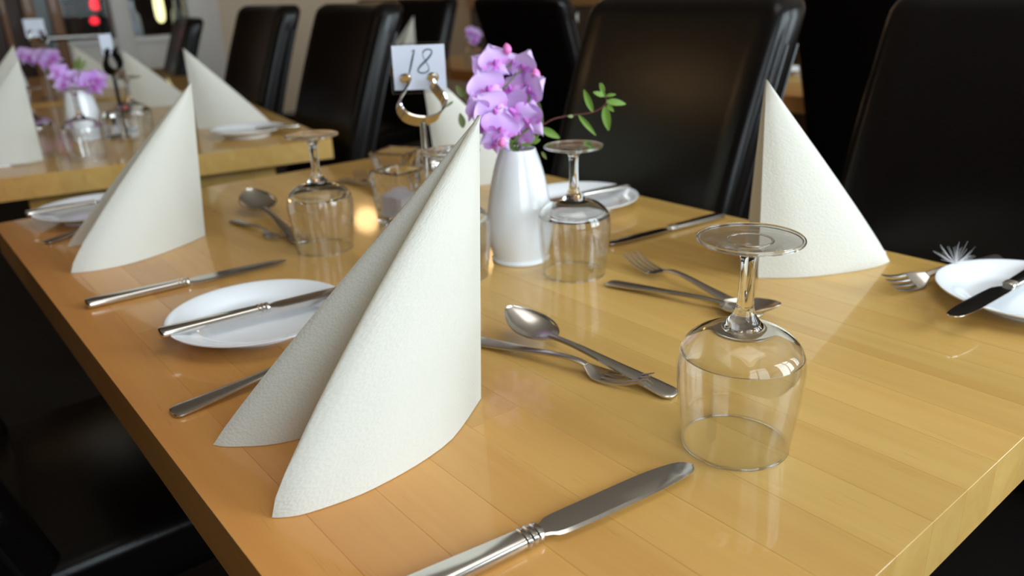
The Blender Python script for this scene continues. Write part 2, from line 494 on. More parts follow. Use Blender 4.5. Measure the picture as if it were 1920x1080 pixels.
obj('pane', box_bm(1.555, 1.94, PY + 0.02, PY + 0.026, 0.835, 2.3), 'pane', part)
door = bpy.data.objects.new('door_1', None); COL.objects.link(door); structure(door)
for (a, b, m) in ((0.925, 0.99, 'mid_wood'), (1.07, 1.14, 'mid_wood'), (0.20, 0.30, 'mid_wood'), (0.80, 0.835, 'mid_wood')):
    obj('door_stile', box_bm(a, b, PY - 0.03, PY + 0.06, 0.0, 2.1, 0.005), m, door)
obj('door_leaf', box_bm(0.30, 0.925, PY, PY + 0.04, 0.0, 2.1, 0.004), 'dark_wood', door)
obj('door_panel', box_bm(0.40, 0.78, PY - 0.012, PY, 0.95, 1.95, 0.004), 'mid_wood', door)
obj('glass_strip', box_bm(0.99, 1.07, PY + 0.0, PY + 0.02, 0.1, 2.0), 'green_foil', door)
bm = bmesh.new(); tube(bm, [(0.98, PY - 0.09, 0.86), (1.35, PY - 0.09, 0.86)], 0.014, 10)
hb = obj('push_bar', bm, 'steel_satin', door)
structure(obj('wall_far', box_bm(-0.5, 2.9, YF + 2.0, YF + 2.1, 0, ZC), 'dark_wood', smooth=False))
structure(obj('wall_door', box_bm(XL, 0.20, YF, YF + 0.12, 0, ZC), 'dark_wood', smooth=False))

def lantern(name, label, cat, px, py, dep, rad, h, mat, n=20):
    c = at_depth(px, py, dep)
    t = thing(name, label, cat, c)
    obj('shade', lathe(smooth_profile([(0.0, -h / 2), (rad * 0.75, -h * 0.42), (rad, -h * 0.1), (rad * 0.8, h * 0.3), (rad * 0.35, h / 2), (0, h / 2 + 0.001)], 4), n), mat, t)
    bm = bmesh.new(); tube(bm, [(0, 0, h / 2), (0, 0, ZC - c.z)], 0.004, 6)
    obj('cord', bm, 'black_metal', t)
    return t
lantern('hanging_lamp', 'red glowing lamp behind the dark pane, the higher of the two', 'lamp', 178, 8, 5.6, 0.035, 0.08, 'red_lamp')
bm = lathe(smooth_profile([(0.0, -0.028), (0.022, -0.02), (0.03, 0.0), (0.022, 0.02), (0.0, 0.028)], 4), 18)
rb = thing('lamp', 'small round red glowing lamp behind the dark pane, the lower one', 'lamp', at_depth(177, 39, 5.6))
obj('bulb', bm, 'red_lamp', rb)
bm = bmesh.new(); tube(bm, [(0, 0, -0.02), (0, 0, -0.11)], 0.008, 8); obj('lamp_foot', bm, 'black_metal', rb)
lantern('hanging_lamp', 'tall pale yellow lamp glowing behind the white framed pane', 'lamp', 297, 8, 5.8, 0.035, 0.26, 'yellow_lamp')
# ledge and blurred goods behind the panes
lg = thing('shelf', 'dark shelf behind the panes at the far end of the room', 'shelf', (1.5, PY + 0.42, 0.80))
obj('board', box_bm(-0.55, 0.6, -0.15, 0.15, -0.03, 0.0, 0.004), 'dark_wood', lg)
obj('bracket', box_bm(-0.5, -0.46, -0.13, 0.13, -0.80, -0.03, 0.003), 'dark_wood', lg)
obj('bracket', box_bm(0.5, 0.54, -0.13, 0.13, -0.80, -0.03, 0.003), 'dark_wood', lg)

def wbottle(label, px, mat, h, rad, dep=5.75):
    q_ = ray(px, 60); c = CAMPOS + q_ * ((PY + 0.42) / q_.y); c.z = 0.80
    t = thing('bottle', label, 'bottle', c, 0, 'bottles on the shelf behind the panes')
    obj('body', lathe(smooth_profile([(0, 0), (rad, 0.002), (rad, h * 0.55), (rad * 0.45, h * 0.72), (rad * 0.38, h * 0.98), (0, h)], 4), 20), mat, t)
    obj('cap', lathe([(0, h * 0.97), (rad * 0.45, h * 0.97), (rad * 0.45, h * 1.05), (0, h * 1.05)], 16), 'black_metal', t)
pbr('pale_bottle', (0.55, 0.58, 0.66), 0.25, noise=(20, 0.1))
wbottle('brown bottle on the shelf behind the dark pane', 140, 'bar_bottle', 0.27, 0.05)
wbottle('grey green bottle on the shelf right of the red lamps', 200, 'green_foil', 0.26, 0.035)
wbottle('pale bottle on the shelf behind the white framed pane, left of the yellow lamp', 255, 'pale_bottle', 0.28, 0.045)
wbottle('pale bottle on the shelf behind the white framed pane, right of the yellow lamp', 338, 'pale_bottle', 0.30, 0.04)

# ================================================================== TABLES
TAB_CX, TAB_CY = 0.483, 0.737
TX0, TX1, TY0, TY1 = 0.103, 0.863, 0.138, 1.336
TTH = 0.044
def make_table(label):
    t = thing('dining_table', label, 'table', (TAB_CX, TAB_CY, 0))
    hx, hy = (TX1 - TX0) / 2, (TY1 - TY0) / 2
    widths = [0.040] + [0.0425] * 16
    tot = sum(widths); widths = [w * 2 * hx / tot for w in widths]
    x = -hx
    cuts_all = [[], [0.52], [0.30, 0.74], [0.62], [0.22, 0.6], [0.45], [0.35, 0.8], [0.55], [0.28, 0.66], [0.40], [0.70], [0.25, 0.58],
                [0.48], [0.33, 0.77], [0.6], [0.42], []]
    me_cache = {}
    for i, w in enumerate(widths):
        ys = [0.0] + cuts_all[i] + [1.0]
        for a, b in zip(ys[:-1], ys[1:]):
            obj('plank', box_bm(x, x + w, -hy + a * 2 * hy, -hy + b * 2 * hy, TZ - TTH, TZ, 0.00022, 1), 'beech', t, smooth=False)
        x += w
    for sy in (-1, 1):
        obj('pedestal_column', lathe([(0, 0.03), (0.032, 0.03), (0.032, TZ - TTH - 0.008), (0.11, TZ - TTH - 0.008), (0.11, TZ - TTH), (0, TZ - TTH)], 24), 'black_metal', t).location = (0.03, sy * 0.36, 0)
        obj('pedestal_foot', box_bm(-0.23, 0.29, sy * 0.36 - 0.03, sy * 0.36 + 0.03, 0, 0.03, 0.006), 'black_metal', t)
    for sy in (-1, 1):
        obj('apron', box_bm(-hx + 0.16, hx - 0.12, sy * (hy - 0.06) - 0.01, sy * (hy - 0.06) + 0.01, TZ - TTH - 0.035, TZ - TTH, 0.002), 'beech', t)
    return t
table1 = make_table('long varnished beech table set for four in front, with the number 18 card')
# back table: right near corner at (0.79, 1.60), turned -9.4 degrees
ROT2 = math.radians(-9.4)
c2, s2 = math.cos(ROT2), math.sin(ROT2)
CORN2 = Vector((0.785, 1.602, 0))
def t2(lx, ly):          # offsets measured from the right near corner of a table
    return Vector((CORN2.x + lx * c2 - ly * s2, CORN2.y + lx * s2 + ly * c2, 0))
ctr = t2(-(TX1 - TX0) / 2, (TY1 - TY0) / 2)
table2 = copy_thing(table1, 'blurred beech table behind the front table, at its far end', (ctr.x, ctr.y, 0), ROT2)
ctr3 = t2(-(TX1 - TX0) / 2 + 0.03, 1.34 + (TY1 - TY0) / 2)
table3 = copy_thing(table1, 'third beech table farthest back, before the dark door', (ctr3.x, ctr3.y, 0), ROT2 * 0.8)
table4 = copy_thing(table1, 'beech table of the next row, seen between the tall black chairs', (1.95 + 0.38, 1.25, 0), 0)
table5 = copy_thing(table1, 'beech table of the next row carrying glasses, seen behind the flowers', (1.90 + 0.38, 2.72, 0), 0)

# ================================================================== CHAIRS
def backrest_bm(w, z0, z1, prof, thick, nz=16, ny=12):
    """closed padded slab; prof(z)-> x of its front face; +x is to the rear"""
    bm = bmesh.new()
    def hw(z):
        k = (z - z0) / (z1 - z0)
        base = w / 2 * (0.97 + 0.03 * k)
        rc = 0.035
        if z > z1 - rc:
            q = (z - (z1 - rc)) / rc
            base -= rc * (1 - math.sqrt(max(0, 1 - q * q)))
        return base
    zs = [z0 + (z1 - 0.035 - z0) * i / nz for i in range(nz + 1)] + [z1 - 0.035 + 0.035 * math.sin(PI / 2 * i / 5) for i in range(1, 6)]
    n = ny
    rings = []
    for z in zs:
        h = hw(z); ring = []
        k = (z - z0) / (z1 - z0)
        th = thick * (1.0 - 0.25 * k)
        q = max(0, (z - (z1 - 0.02)) / 0.02)
        th2 = th * (1 - 0.55 * q * q)
        off = (th - th2) / 2
        rc2 = min(0.024, th2 * 0.42)
        pts = []
        x0, x1 = prof(z) + off, prof(z) + off + th2
        for j in range(n + 1):
            y = -1 + 2 * j / n
            pts.append((x0 + 0.014 * (1 - y * y) - 0.014, y * (h - rc2)))
        for q in range(1, 5):
            a = PI / 2 * q / 5
            pts.append((x0 - 0.014 + (rc2 + 0.014) * (1 - math.cos(a)), h - rc2 + rc2 * math.sin(a)))
        for j in range(n + 1):
            y = 1 - 2 * j / n
            if j == 0:
                for q in range(3): pts.append((x0 + rc2 + (x1 - x0 - 2 * rc2) * q / 3, h))
                for q in range(0, 5):
                    a = PI / 2 * q / 5
                    pts.append((x1 - rc2 + rc2 * math.sin(a), h - rc2 + rc2 * math.cos(a)))
            pts.append((x1 + 0.008 * (1 - y * y), y * (h - rc2)))
        for q in range(1, 5):
            a = PI / 2 * q / 5
            pts.append((x1 - rc2 + rc2 * math.cos(a), -(h - rc2) - rc2 * math.sin(a)))
        for q in range(4): pts.append((x1 - rc2 - (x1 - x0 - 2 * rc2) * q / 3, -h))
        for q in range(1, 5):
            a = PI / 2 * q / 5
            pts.append((x0 - 0.014 + (rc2 + 0.014) * (1 - math.sin(a)), -(h - rc2) - rc2 * math.cos(a)))
        rings.append([bm.verts.new((p[0], p[1], z)) for p in pts])
    for A, B in zip(rings[:-1], rings[1:]):
        m = len(A)
        for k in range(m):
            bm.faces.new((A[k], A[(k + 1) % m], B[(k + 1) % m], B[k]))
    bm.faces.new(rings[0]); bm.faces.new(rings[-1])
    bmesh.ops.recalc_face_normals(bm, faces=bm.faces)
    return bm
CW, CZ0, CZ1, CTH = 0.43, 0.40, 1.026, 0.082
def cprof(z):
    k = (z - 0.45) / 0.57
    return 0.19 * (0.75 * k + 0.25 * k * abs(k))
def make_chair(label):
    t = thing('dining_chair', label, 'chair')
    obj('backrest', backrest_bm(CW, CZ0, CZ1, cprof, CTH), 'leather', t, angle=60)
    for s in (-1, 1):
        bm = bmesh.new()
        zs = [CZ0 + (CZ1 - 0.075 - CZ0) * i / 14 for i in range(15)]
        for dx in (0.026, CTH * 0.72):
            tube(bm, [(cprof(z) + dx * (1 - 0.2 * (z - CZ0) / 0.6), s * (CW / 2 * (0.97 + 0.03 * (z - CZ0) / 0.626) - 0.0008), z) for z in zs], 0.0034, 6)
        obj('piping', bm, 'leather_side', t)
    bm = box_bm(-0.43, 0.03, -CW / 2 + 0.005, CW / 2 - 0.005, 0.39, 0.475, 0.022, 4)
    obj('seat', bm, 'leather', t, angle=60)
    for sx, x in ((0, -0.39), (1, 0.04)):
        for s in (-1, 1):
            y = s * (CW / 2 - 0.03)
            bm = bmesh.new()
            top, bot = 0.02, 0.015
            vs = []
            for z, hh, dx in ((0.40, top, 0), (0.0, bot, 0.06 if sx else -0.01)):
                vs.append([bm.verts.new((x + dx + a * hh, y + b * hh, z)) for a, b in ((-1, -1), (1, -1), (1, 1), (-1, 1))])
            for k in range(4): bm.faces.new((vs[0][k], vs[0][(k + 1) % 4], vs[1][(k + 1) % 4], vs[1][k]))
            bm.faces.new(vs[0]); bm.faces.new(vs[1])
            obj('leg', bm, 'dark_wood', t, smooth=False)
    return t
CG = 'black leather dining chairs'
F = make_chair('tall black leather chair behind the vase and the leafy sprig'); F['group'] = CG
F.location = (0.930, 0.910, 0)
def chair(label, x, y, rz=0.0, sc=1.0):
    c = copy_thing(F, label, (x, y, 0), rz, CG); c.scale = (1, sc, 1) if sc != 1.0 else (1, 1, 1); return c
chair('black leather chair behind the fork and side plate at the edge, cut off above', 0.930, 0.335)
chair('black leather chair right of the number 18 card, facing the back table', 0.915, 2.055, ROT2 * 0.3)
chair('black leather chair beside the bright wall, standing behind the back table', 0.925, 2.69, ROT2 * 0.3)
A_ = chair('narrow black chair seen by the white window frame, at the third table', 1.01, 3.80, -0.18); A_.scale = (1, 1, 0.955)
chair('black chair whose seat shows under the left table edge, farther one', 2 * TAB_CX - 0.930, 1.06, PI)
chair('black chair close to the lower left corner, mostly out of view', 2 * TAB_CX - 0.960, 0.44, PI)
chair('black chair turned away behind the purple flowers, at the next row', 1.96, 2.10, PI + 0.05)
M_ = chair('black chair turned away between the two tall chairs, by the right napkin', 2.02, 0.90, PI - math.radians(6))
chair('far black chair right of the number card, before the bright wall', 2.02, 3.35, math.radians(10))
chair('far black chair half hidden behind the number card', 2.15, 3.95, math.radians(10))
chair('dark chair on the far side of the next row table', 2.86, 1.32, 0)

# ================================================================== NAPKINS
def leaf_sheet(B, base_pts, H, sgn, lean, bulge=0.010, gap=0.006, nu=20, nv=18, shift=0.0):
    """folded paper leaf: rulings from a curved base to the apex above B, doubled back at the slanting fold"""
    pts = smooth_profile([(0, 0)] + [(p[0] - B[0], p[1] - B[1]) for p in base_pts], 8)
    L = [0.0]
    for a, b in zip(pts[:-1], pts[1:]): L.append(L[-1] + math.hypot(b[0] - a[0], b[1] - a[1]))
    def samp(u):
        s = u * L[-1]
        for i in range(len(L) - 1):
            if s <= L[i + 1] + 1e-9:
                k = (s - L[i]) / max(1e-9, L[i + 1] - L[i])
                return Vector((pts[i][0] + (pts[i + 1][0] - pts[i][0]) * k, pts[i][1] + (pts[i + 1][1] - pts[i][1]) * k, 0))
        return Vector((pts[-1][0], pts[-1][1], 0))
    tip = samp(1.0)
    ch = tip.normalized()
    nrm = Vector((ch.y, -ch.x, 0)) * sgn
    apex = Vector((lean[0], lean[1], H))
    us = [1 - (1 - i / nu) ** 1.6 for i in range(nu + 1)]
    cols = []
    for side in (1, -1):
        seq = us if side == 1 else list(reversed(us))[1:]
        for u in seq:
            col = []
            for j in range(nv + 1):
                v = j / nv
                P = samp(u) * (1 - v) + apex * v
                sh = u * math.sqrt(max(0.0, 1 - u ** 5))
                env = math.sin(PI * min(1, v * 0.92 + 0.04)) ** 0.8
                if side == 1: P += nrm * (bulge * sh * env)
                else: P -= nrm * (gap * sh * (0.25 + 0.75 * env))
                P += ch * (shift * u * u * math.sin(PI * v ** 0.62))
                P.z += 0.0006
                col.append((P, (u if side == 1 else 2 - u, v)))
            cols.append(col)
    verts, uvs, faces = [], [], []
    for col in cols:
        for p, uv in col:
            verts.append(p); uvs.append((uv[0] * L[-1] * 5.0 * (1.0 - 0.6 * uv[1]), uv[1] * H * 5.0))
    m = nv + 1
    for i in range(len(cols) - 1):
        for j in range(nv):
            q = (i * m + j, (i + 1) * m + j, (i + 1) * m + j + 1, i * m + j + 1)
            faces.append(q)
    return verts, faces, uvs
def napkin(label, B, front, back, H, bulge=0.010, shift=0.005, flip=1, flap=None, lean=(0, 0)):
    t = thing('folded_napkin', label, 'napkin', (B[0], B[1], TZ), 0, 'ivory paper napkins')
    v, f_, uv = leaf_sheet(B, front, H, flip, lean, bulge, 0.006, shift=shift)
    obj('front_leaf', mesh_from(v, f_, 'leaf', uv), 'napkin', t, angle=70)
    v, f_, uv = leaf_sheet(B, back, H, -flip, lean, bulge * 0.5, 0.003, shift=shift * 0.3)
    obj('back_leaf', mesh_from(v, f_, 'leaf', uv), 'napkin', t, angle=70)
    if flap:
        v, f_, uv = flap
        obj('corner_ply', mesh_from(v, f_, 'ply', uv), 'napkin', t)
    return t
def xy(px, py, z=0.0): p = at(px, py, z); return (p.x, p.y)
B1 = xy(902, 748)
fl = None
napkin('largest ivory napkin folded to a peak, in front between knife and side plate', B1,
       [xy(870, 795), xy(840, 830), xy(780, 872), xy(700, 915), xy(640, 940), xy(560, 966), xy(510, 972)],
       [(0.252, 0.464), (0.176, 0.470 + 0.004), xy(440, 838), xy(400, 835)], 0.2150, 0.014, 0.013, lean=(0.0072, -0.0060))
B2 = xy(385, 443)
napkin('ivory napkin folded to a peak at the far left seat, beyond the side plate', B2,
       [xy(320, 470), xy(250, 493), xy(180, 508), xy(133, 513)],
       [(0.25, 1.085), (0.19, 1.115), xy(125, 465)], 0.2000, 0.011, 0.011, lean=(0.0135, -0.011))
B3 = xy(1421, 522)
napkin('bright ivory napkin folded to a peak behind the nearest wine glass', B3,
       [xy(1500, 521), xy(1580, 512), xy(1640, 501), xy(1668, 491)],
       [(0.722, 0.474), (0.77, 0.510), (0.845, 0.525)], 0.2040, 0.010, 0.004, -1, lean=(-0.006, 0.005),
       flap=([Vector((0.135, -0.062, 0.001)), Vector((0.158, -0.058, 0.001)), Vector((0.149, -0.062, 0.010)), Vector((0.122, -0.052, 0.012))], [(0, 1, 2, 3)], [(0, 0), (1, 0), (1, 1), (0, 1)]))
napkin('ivory napkin half hidden behind the number card and the vase', (0.685, 1.035),
       [(0.705, 1.012), (0.742, 0.991), (0.80, 0.975), (0.842, 0.975)],
       [(0.722, 1.072), (0.77, 1.10), (0.842, 1.11)], 0.195, 0.010, 0.004, -1, lean=(-0.012, 0.010))
# back table
def nap2(label, B, flip, yaw=0.0, H=0.203):
    """generic: leaves point to -x (flip=1) or +x (flip=-1)"""
    a = PI + yaw if flip == 1 else yaw
    def q(l, ang): return (B[0] + l * math.cos(a + ang * flip), B[1] + l * math.sin(a + ang * flip))
    return napkin(label, B, [q(0.06, 0.45), q(0.12, 0.30), q(0.175, 0.16)], [q(0.06, -0.45), q(0.12, -0.42), q(0.175, -0.38)], H, 0.009, 0.004, flip)
nb = at(82, 300); nap2('blurred ivory napkin at the left seat of the back table', (nb.x, nb.y), 1, ROT2)
nb = at(370, 243); nap2('blurred ivory napkin before the chairs, beside the back table side plate', (nb.x, nb.y), -1, ROT2, 0.192)
nb = t2(-0.315, 0.95); nap2('blurred ivory napkin right of the small dark number stand', (nb.x, nb.y), -1, ROT2, 0.17)
nb = t2(-0.58, 0.83); nap2('ivory napkin cut by the left image border, behind another napkin', (nb.x, nb.y), 1, ROT2)
nb = t2(-0.42, 1.72); nap2('pale blurred napkin on the third table before the white panel', (nb.x, nb.y), -1, ROT2, 0.16)
nap2('small ivory napkin far back, right of the number card top', (1.98, 3.1), 1, 0.3)
nap2('cream napkin glimpsed between two tall black chairs', (2.12, 2.20), 1, 0.2, 0.21)

# ================================================================== GLASSES
def make_glass(label):
    t = thing('wine_glass', label, 'wine glass', (0, 0, TZ), 0, 'upturned wine glasses')
    low_o = smooth_profile([(0.0352, 0.0004), (0.0368, 0.012), (0.0388, 0.028), (0.0405, 0.046), (0.0411, 0.057), (0.0408, 0.063), (0.0395, 0.0685)], 4)
    low_i = smooth_profile([(0.0393, 0.0685), (0.0399, 0.063), (0.0402, 0.057), (0.0395, 0.046), (0.0378, 0.028), (0.0358, 0.012), (0.0343, 0.0004)], 4)
    obj('bowl', lathe(list(reversed(low_o)) + [(0.03475, 0.0)] + list(reversed(low_i)), 72, closed=True), 'thin_glass', t)
    up_o = smooth_profile([(0.0395, 0.0686), (0.0380, 0.0720), (0.0350, 0.0760), (0.0280, 0.0815), (0.0190, 0.0852), (0.0126, 0.0866)], 4)
    up_i = smooth_profile([(0.0, 0.0842), (0.008, 0.0841), (0.018, 0.0833), (0.0268, 0.0800), (0.0338, 0.0748), (0.0372, 0.0712), (0.0393, 0.0687)], 4)
    obj('bowl_base', lathe([(0.0, 0.0866)] + list(reversed(up_o)) + list(reversed(up_i)), 72), 'glass', t)
    obj('rim', lathe([(0.03475 + 0.0007 * math.cos(2 * PI * k / 10), 0.0009 + 0.0008 * math.sin(2 * PI * k / 10)) for k in range(10)], 72, closed=True), 'glass', t)
    obj('stem', lathe([(0, 0.0868)] + smooth_profile([(0.0126, 0.0872), (0.0118, 0.0890), (0.0092, 0.0920), (0.0066, 0.0965), (0.0054, 0.102), (0.0049, 0.115), (0.0049, 0.128), (0.0056, 0.1345), (0.0075, 0.1372)], 3) + [(0, 0.1375)], 40), 'glass', t)
    obj('foot', lathe([(0, 0.1378)] + smooth_profile([(0.0075, 0.1378), (0.011, 0.1398), (0.019, 0.1418), (0.028, 0.1432), (0.0318, 0.1448), (0.0322, 0.1458)], 3) +
                      smooth_profile([(0.0312, 0.1464), (0.026, 0.1462), (0.014, 0.1452)], 3) + [(0, 0.1448)], 64), 'thin_foot', t)
    obj('foot_rim', lathe([(0.0316 + 0.0013 * math.cos(2 * PI * k / 10), 0.1455 + 0.0013 * math.sin(2 * PI * k / 10)) for k in range(10)], 72, closed=True), 'glass', t)
    obj('foot_ring', lathe([(0.0135 + 0.0009 * math.cos(2 * PI * k / 8), 0.1446 + 0.0006 * math.sin(2 * PI * k / 8)) for k in range(8)], 48, closed=True), 'glass', t)
    return t
g1 = make_glass('nearest upturned wine glass, right of the dessert spoon')
p = at(1377, 829); g1.location = (p.x, p.y, TZ)
def glass(label, x, y, s=0.96):
    c = copy_thing(g1, label, (x, y, TZ), random.uniform(0, 3)); c.scale = (s, s, s); return c
glass('upturned wine glass standing just right of the white vase', 0.560, 0.588)
glass('upturned wine glass right of the far left napkin and spoon', 0.402, 0.872, 0.97)
glass('upturned wine glass hidden behind the largest napkin and the vase', 0.462, 0.672, 0.95)
glass('blurred upturned glass nearest the edge of the back table', 0.330, 1.785)
glass('blurred upturned glass right of the left napkin on the back table', 0.262, 1.90)
glass('blurred upturned glass below the dark number stand on the back table', 0.475, 1.965)
glass('blurred upturned glass on the third table behind the purple flowers', 0.300, 3.11)
glass('small far glass on the next row table, left of the white shaker', 1.99, 2.68)
glass('small far glass on the next row table, beside far purple blossom', 2.08, 2.62)

# ================================================================== PLATES
def make_plate(label):
    t = thing('side_plate', label, 'plate', (0, 0, TZ), 0, 'white side plates')
    prof = [(0, 0.0035)] + smooth_profile([(0.045, 0.0035), (0.056, 0.0052), (0.064, 0.0088), (0.0745, 0.0130), (0.0815, 0.0156), (0.0830, 0.0168),
                            (0.0822, 0.0178), (0.0735, 0.0158), (0.0630, 0.0118), (0.0560, 0.0080), (0.050, 0.0064)], 3) + [(0, 0.0062)]
    obj('dish', lathe(prof, 72), 'porcelain', t)
    obj('foot_ring', lathe([(0.044, 0.0), (0.048, 0.0), (0.049, 0.005), (0.043, 0.005)], 48, closed=True), 'porcelain', t)
    return t
pl1 = make_plate('white side plate with butter knife, left of the largest napkin'); pl1.location = (0.2415, 0.690, TZ)
def plate(label, x, y): return copy_thing(pl1, label, (x, y, TZ), random.uniform(0, 3))
plate('white side plate at the picture edge with dark bladed knife across it', 0.8010, 0.2195)
plate('white side plate behind the glass right of the vase', 0.7570, 0.7830)
plate('white side plate at the far left corner of the front table, behind the napkin', 0.2280, 1.262)
plate('blurred side plate on the back table before the tall chairs', 0.675, 1.800)
plate('white plate glimpsed on the next row table, above the right napkin', 2.46, 1.475)

# ================================================================== CUTLERY (x runs from handle end to tip)
def make_knife(name, label, L, cat='knife'):
    t = thing(name, label, cat, (0, 0, 0), 0, 'table knives')
    hl = L * 0.455
    S = L / 0.225
    h = loft(smooth_profile([(0.0, 0, 0.0046, 0.0035, 0.0022), (0.0012, 0, 0.0046, 0.0080, 0.0040), (0.005, 0, 0.0047, 0.0096, 0.0045), (hl * 0.3, 0, 0.0047, 0.0092, 0.0045),
                             (hl * 0.7, 0, 0.0047, 0.0078, 0.0043), (hl - 0.006, 0, 0.0047, 0.0068, 0.0042)], 3), 16, 3.0)
    obj('handle', h, 'steel', t, angle=35)
    b = bmesh.new()
    for k in range(3):
        x0 = hl - 0.006 + k * 0.0042
        s_ = loft([(x0, 0, 0.0047, 0.0068 - 0.0003 * k, 0.0042), (x0 + 0.0008, 0, 0.0047, 0.0076 - 0.0004 * k, 0.0048), (x0 + 0.0030, 0, 0.0047, 0.0076 - 0.0004 * k, 0.0048), (x0 + 0.0042, 0, 0.0047, 0.0066 - 0.0003 * k, 0.0040)], 16, 2.6)
        tmp = bpy.data.meshes.new('t'); s_.to_mesh(tmp); s_.free(); b.from_mesh(tmp); bpy.data.meshes.remove(tmp)
    obj('collar', b, 'steel', t, angle=35)
    # blade: outline with spine (+y side) and bellied edge (-y)
    x0 = hl + 0.0066; bl = L - x0
    spine = smooth_profile([(0.0, 0.0048), (0.04, 0.0058), (0.10, 0.0080), (0.35, 0.0082), (0.7, 0.0080), (0.9, 0.0055), (0.97, 0.0022), (1.0, -0.0030)], 3)
    edge = smooth_profile([(0.0, -0.0048), (0.04, -0.0066), (0.10, -0.0100), (0.35, -0.0112), (0.7, -0.0112), (0.9, -0.0098), (0.97, -0.0078), (1.0, -0.0036)], 3)
    bm = bmesh.new(); rings = []
    for (ux, ys), (_, ye) in zip(spine, edge):
        x = x0 + ux * bl
        ym = ys * 0.55 + ye * 0.45
        tk = 0.0011 * (1 - 0.35 * ux)
        rings.append([bm.verts.new((x, ys, 0.0047 + tk * 0.9)), bm.verts.new((x, ym, 0.0047 + tk)), bm.verts.new((x, ye * 0.86 + ys * 0.14, 0.0047 + tk * 0.75)), bm.verts.new((x, ye, 0.0047)),
                      bm.verts.new((x, ye * 0.86 + ys * 0.14, 0.0047 - tk * 0.75)), bm.verts.new((x, ym, 0.0047 - tk)), bm.verts.new((x, ys, 0.0047 - tk * 0.9))])
    for A, B in zip(rings[:-1], rings[1:]):
        for k in range(7): bm.faces.new((A[k], A[(k + 1) % 7], B[(k + 1) % 7], B[k]))
    bm.faces.new(rings[0]); bm.faces.new(rings[-1])
    obj('blade', bm, 'steel', t, angle=12)
    return t
def zcurve_fork(u): # side profile of fork / spoon
    return None
def make_fork(name, label, L, group='forks'):
    t = thing(name, label, 'fork', (0, 0, 0), 0, group)
    k = L / 0.20
    hs = [(0.0, 0, 0.0022, 0.004, 0.0010), (0.002, 0, 0.0023, 0.0085, 0.0014), (0.008, 0, 0.0026, 0.0102, 0.0016), (0.03, 0, 0.0040, 0.0090, 0.0016), (0.07, 0, 0.0075, 0.0062, 0.0016),
          (0.105, 0, 0.0110, 0.0042, 0.0017), (0.125, 0, 0.0110, 0.0036, 0.0018), (0.136, 0, 0.0085, 0.0040, 0.0016)]
    obj('handle', loft(smooth_profile([tuple(c * k for c in s) for s in hs], 3), 12, 3.2), 'steel_satin', t, angle=50)
    # head plate
    hd = [(0.135, 0.0040, 0.0086), (0.140, 0.0075, 0.0060), (0.145, 0.0108, 0.0038), (0.150, 0.0122, 0.0028), (0.1555, 0.0124, 0.0025)]
    sec = smooth_profile([(a * k, 0, z * k, w * k, 0.0010 * k) for a, w, z in hd], 3)
    obj('head', loft(sec, 16, 4.0), 'steel_satin', t, angle=50)
    for i in range(4):
        y = (-0.0105 + 0.0070 * i)
        ts = [(0.1545, y, 0.0025, 0.0022, 0.0010), (0.165, y * 1.0, 0.0028, 0.0020, 0.0010), (0.180, y * 0.99, 0.0055, 0.0017, 0.0009), (0.192, y * 0.97, 0.0095, 0.0014, 0.0008), (0.2, y * 0.96, 0.0130, 0.0007, 0.0005)]
        obj('tine', loft(smooth_profile([tuple(c * k for c in s) for s in ts], 2), 8, 3.0), 'steel_satin', t, angle=50)
    return t
def make_spoon(name, label, L, group='dessert spoons'):
    t = thing(name, label, 'spoon', (0, 0, 0), 0, group)
    k = L / 0.20
    hs = [(0.0, 0, 0.0022, 0.004, 0.0010), (0.002, 0, 0.0023, 0.0080, 0.0015), (0.008, 0, 0.0026, 0.0098, 0.0017), (0.03, 0, 0.0040, 0.0088, 0.0017), (0.07, 0, 0.0064, 0.0058, 0.0018),
          (0.11, 0, 0.0084, 0.0038, 0.0019), (0.130, 0, 0.0082, 0.0034, 0.0019), (0.1415, 0, 0.0078, 0.0045, 0.0015)]
    obj('handle', loft(smooth_profile([tuple(c * k for c in s) for s in hs], 3), 12, 3.2), 'steel_satin', t, angle=50)
    # bowl: double skin shell
    verts, faces = [], []
    nu, nv = 22, 14
    xa, xb = 0.138, 0.2
    for side in (0, 1):
        for i in range(nu + 1):
            u = i / nu
            x = xa + (xb - xa) * u
            w = 0.0235 * (math.sin(PI * min(1, 0.06 + u * 0.94)) ** 0.62) * (1.04 - 0.16 * u) if u < 1 else 0.0
            w = max(w, 0.0008)
            dep = 0.0088 * (math.sin(PI * min(1, 0.05 + u * 0.95)) ** 0.8)
            zr = 0.0088 + 0.004 * u + 0.008 * u * u
            for j in range(nv + 1):
                s = -1 + 2 * j / nv
                z = zr - dep * (1 - abs(s) ** 2.2) - (0.0012 if side else 0.0)
                verts.append((x * k, w * s * k * (1.0 if side == 0 else 1.0), z * k))
    m = nv + 1; off = (nu + 1) * m
    for i in range(nu):
        for j in range(nv):
            a = i * m + j
            faces.append((a, a + m, a + m + 1, a + 1))
            faces.append((off + a, off + a + 1, off + a + m + 1, off + a + m))
    for i in range(nu):
        for j in (0, nv):
            a = i * m + j
            faces.append((a, a + m, off + a + m, off + a))
    for j in range(nv):
        for i in (0, nu):
            a = i * m + j
            faces.append((a, a + 1, off + a + 1, off + a))
    obj('bowl', mesh_from(verts, faces, 'bowl'), 'steel_satin', t, angle=75)
    return t
def xyc(px, py): return xy(px, py, 0.0042)
LEN = {}
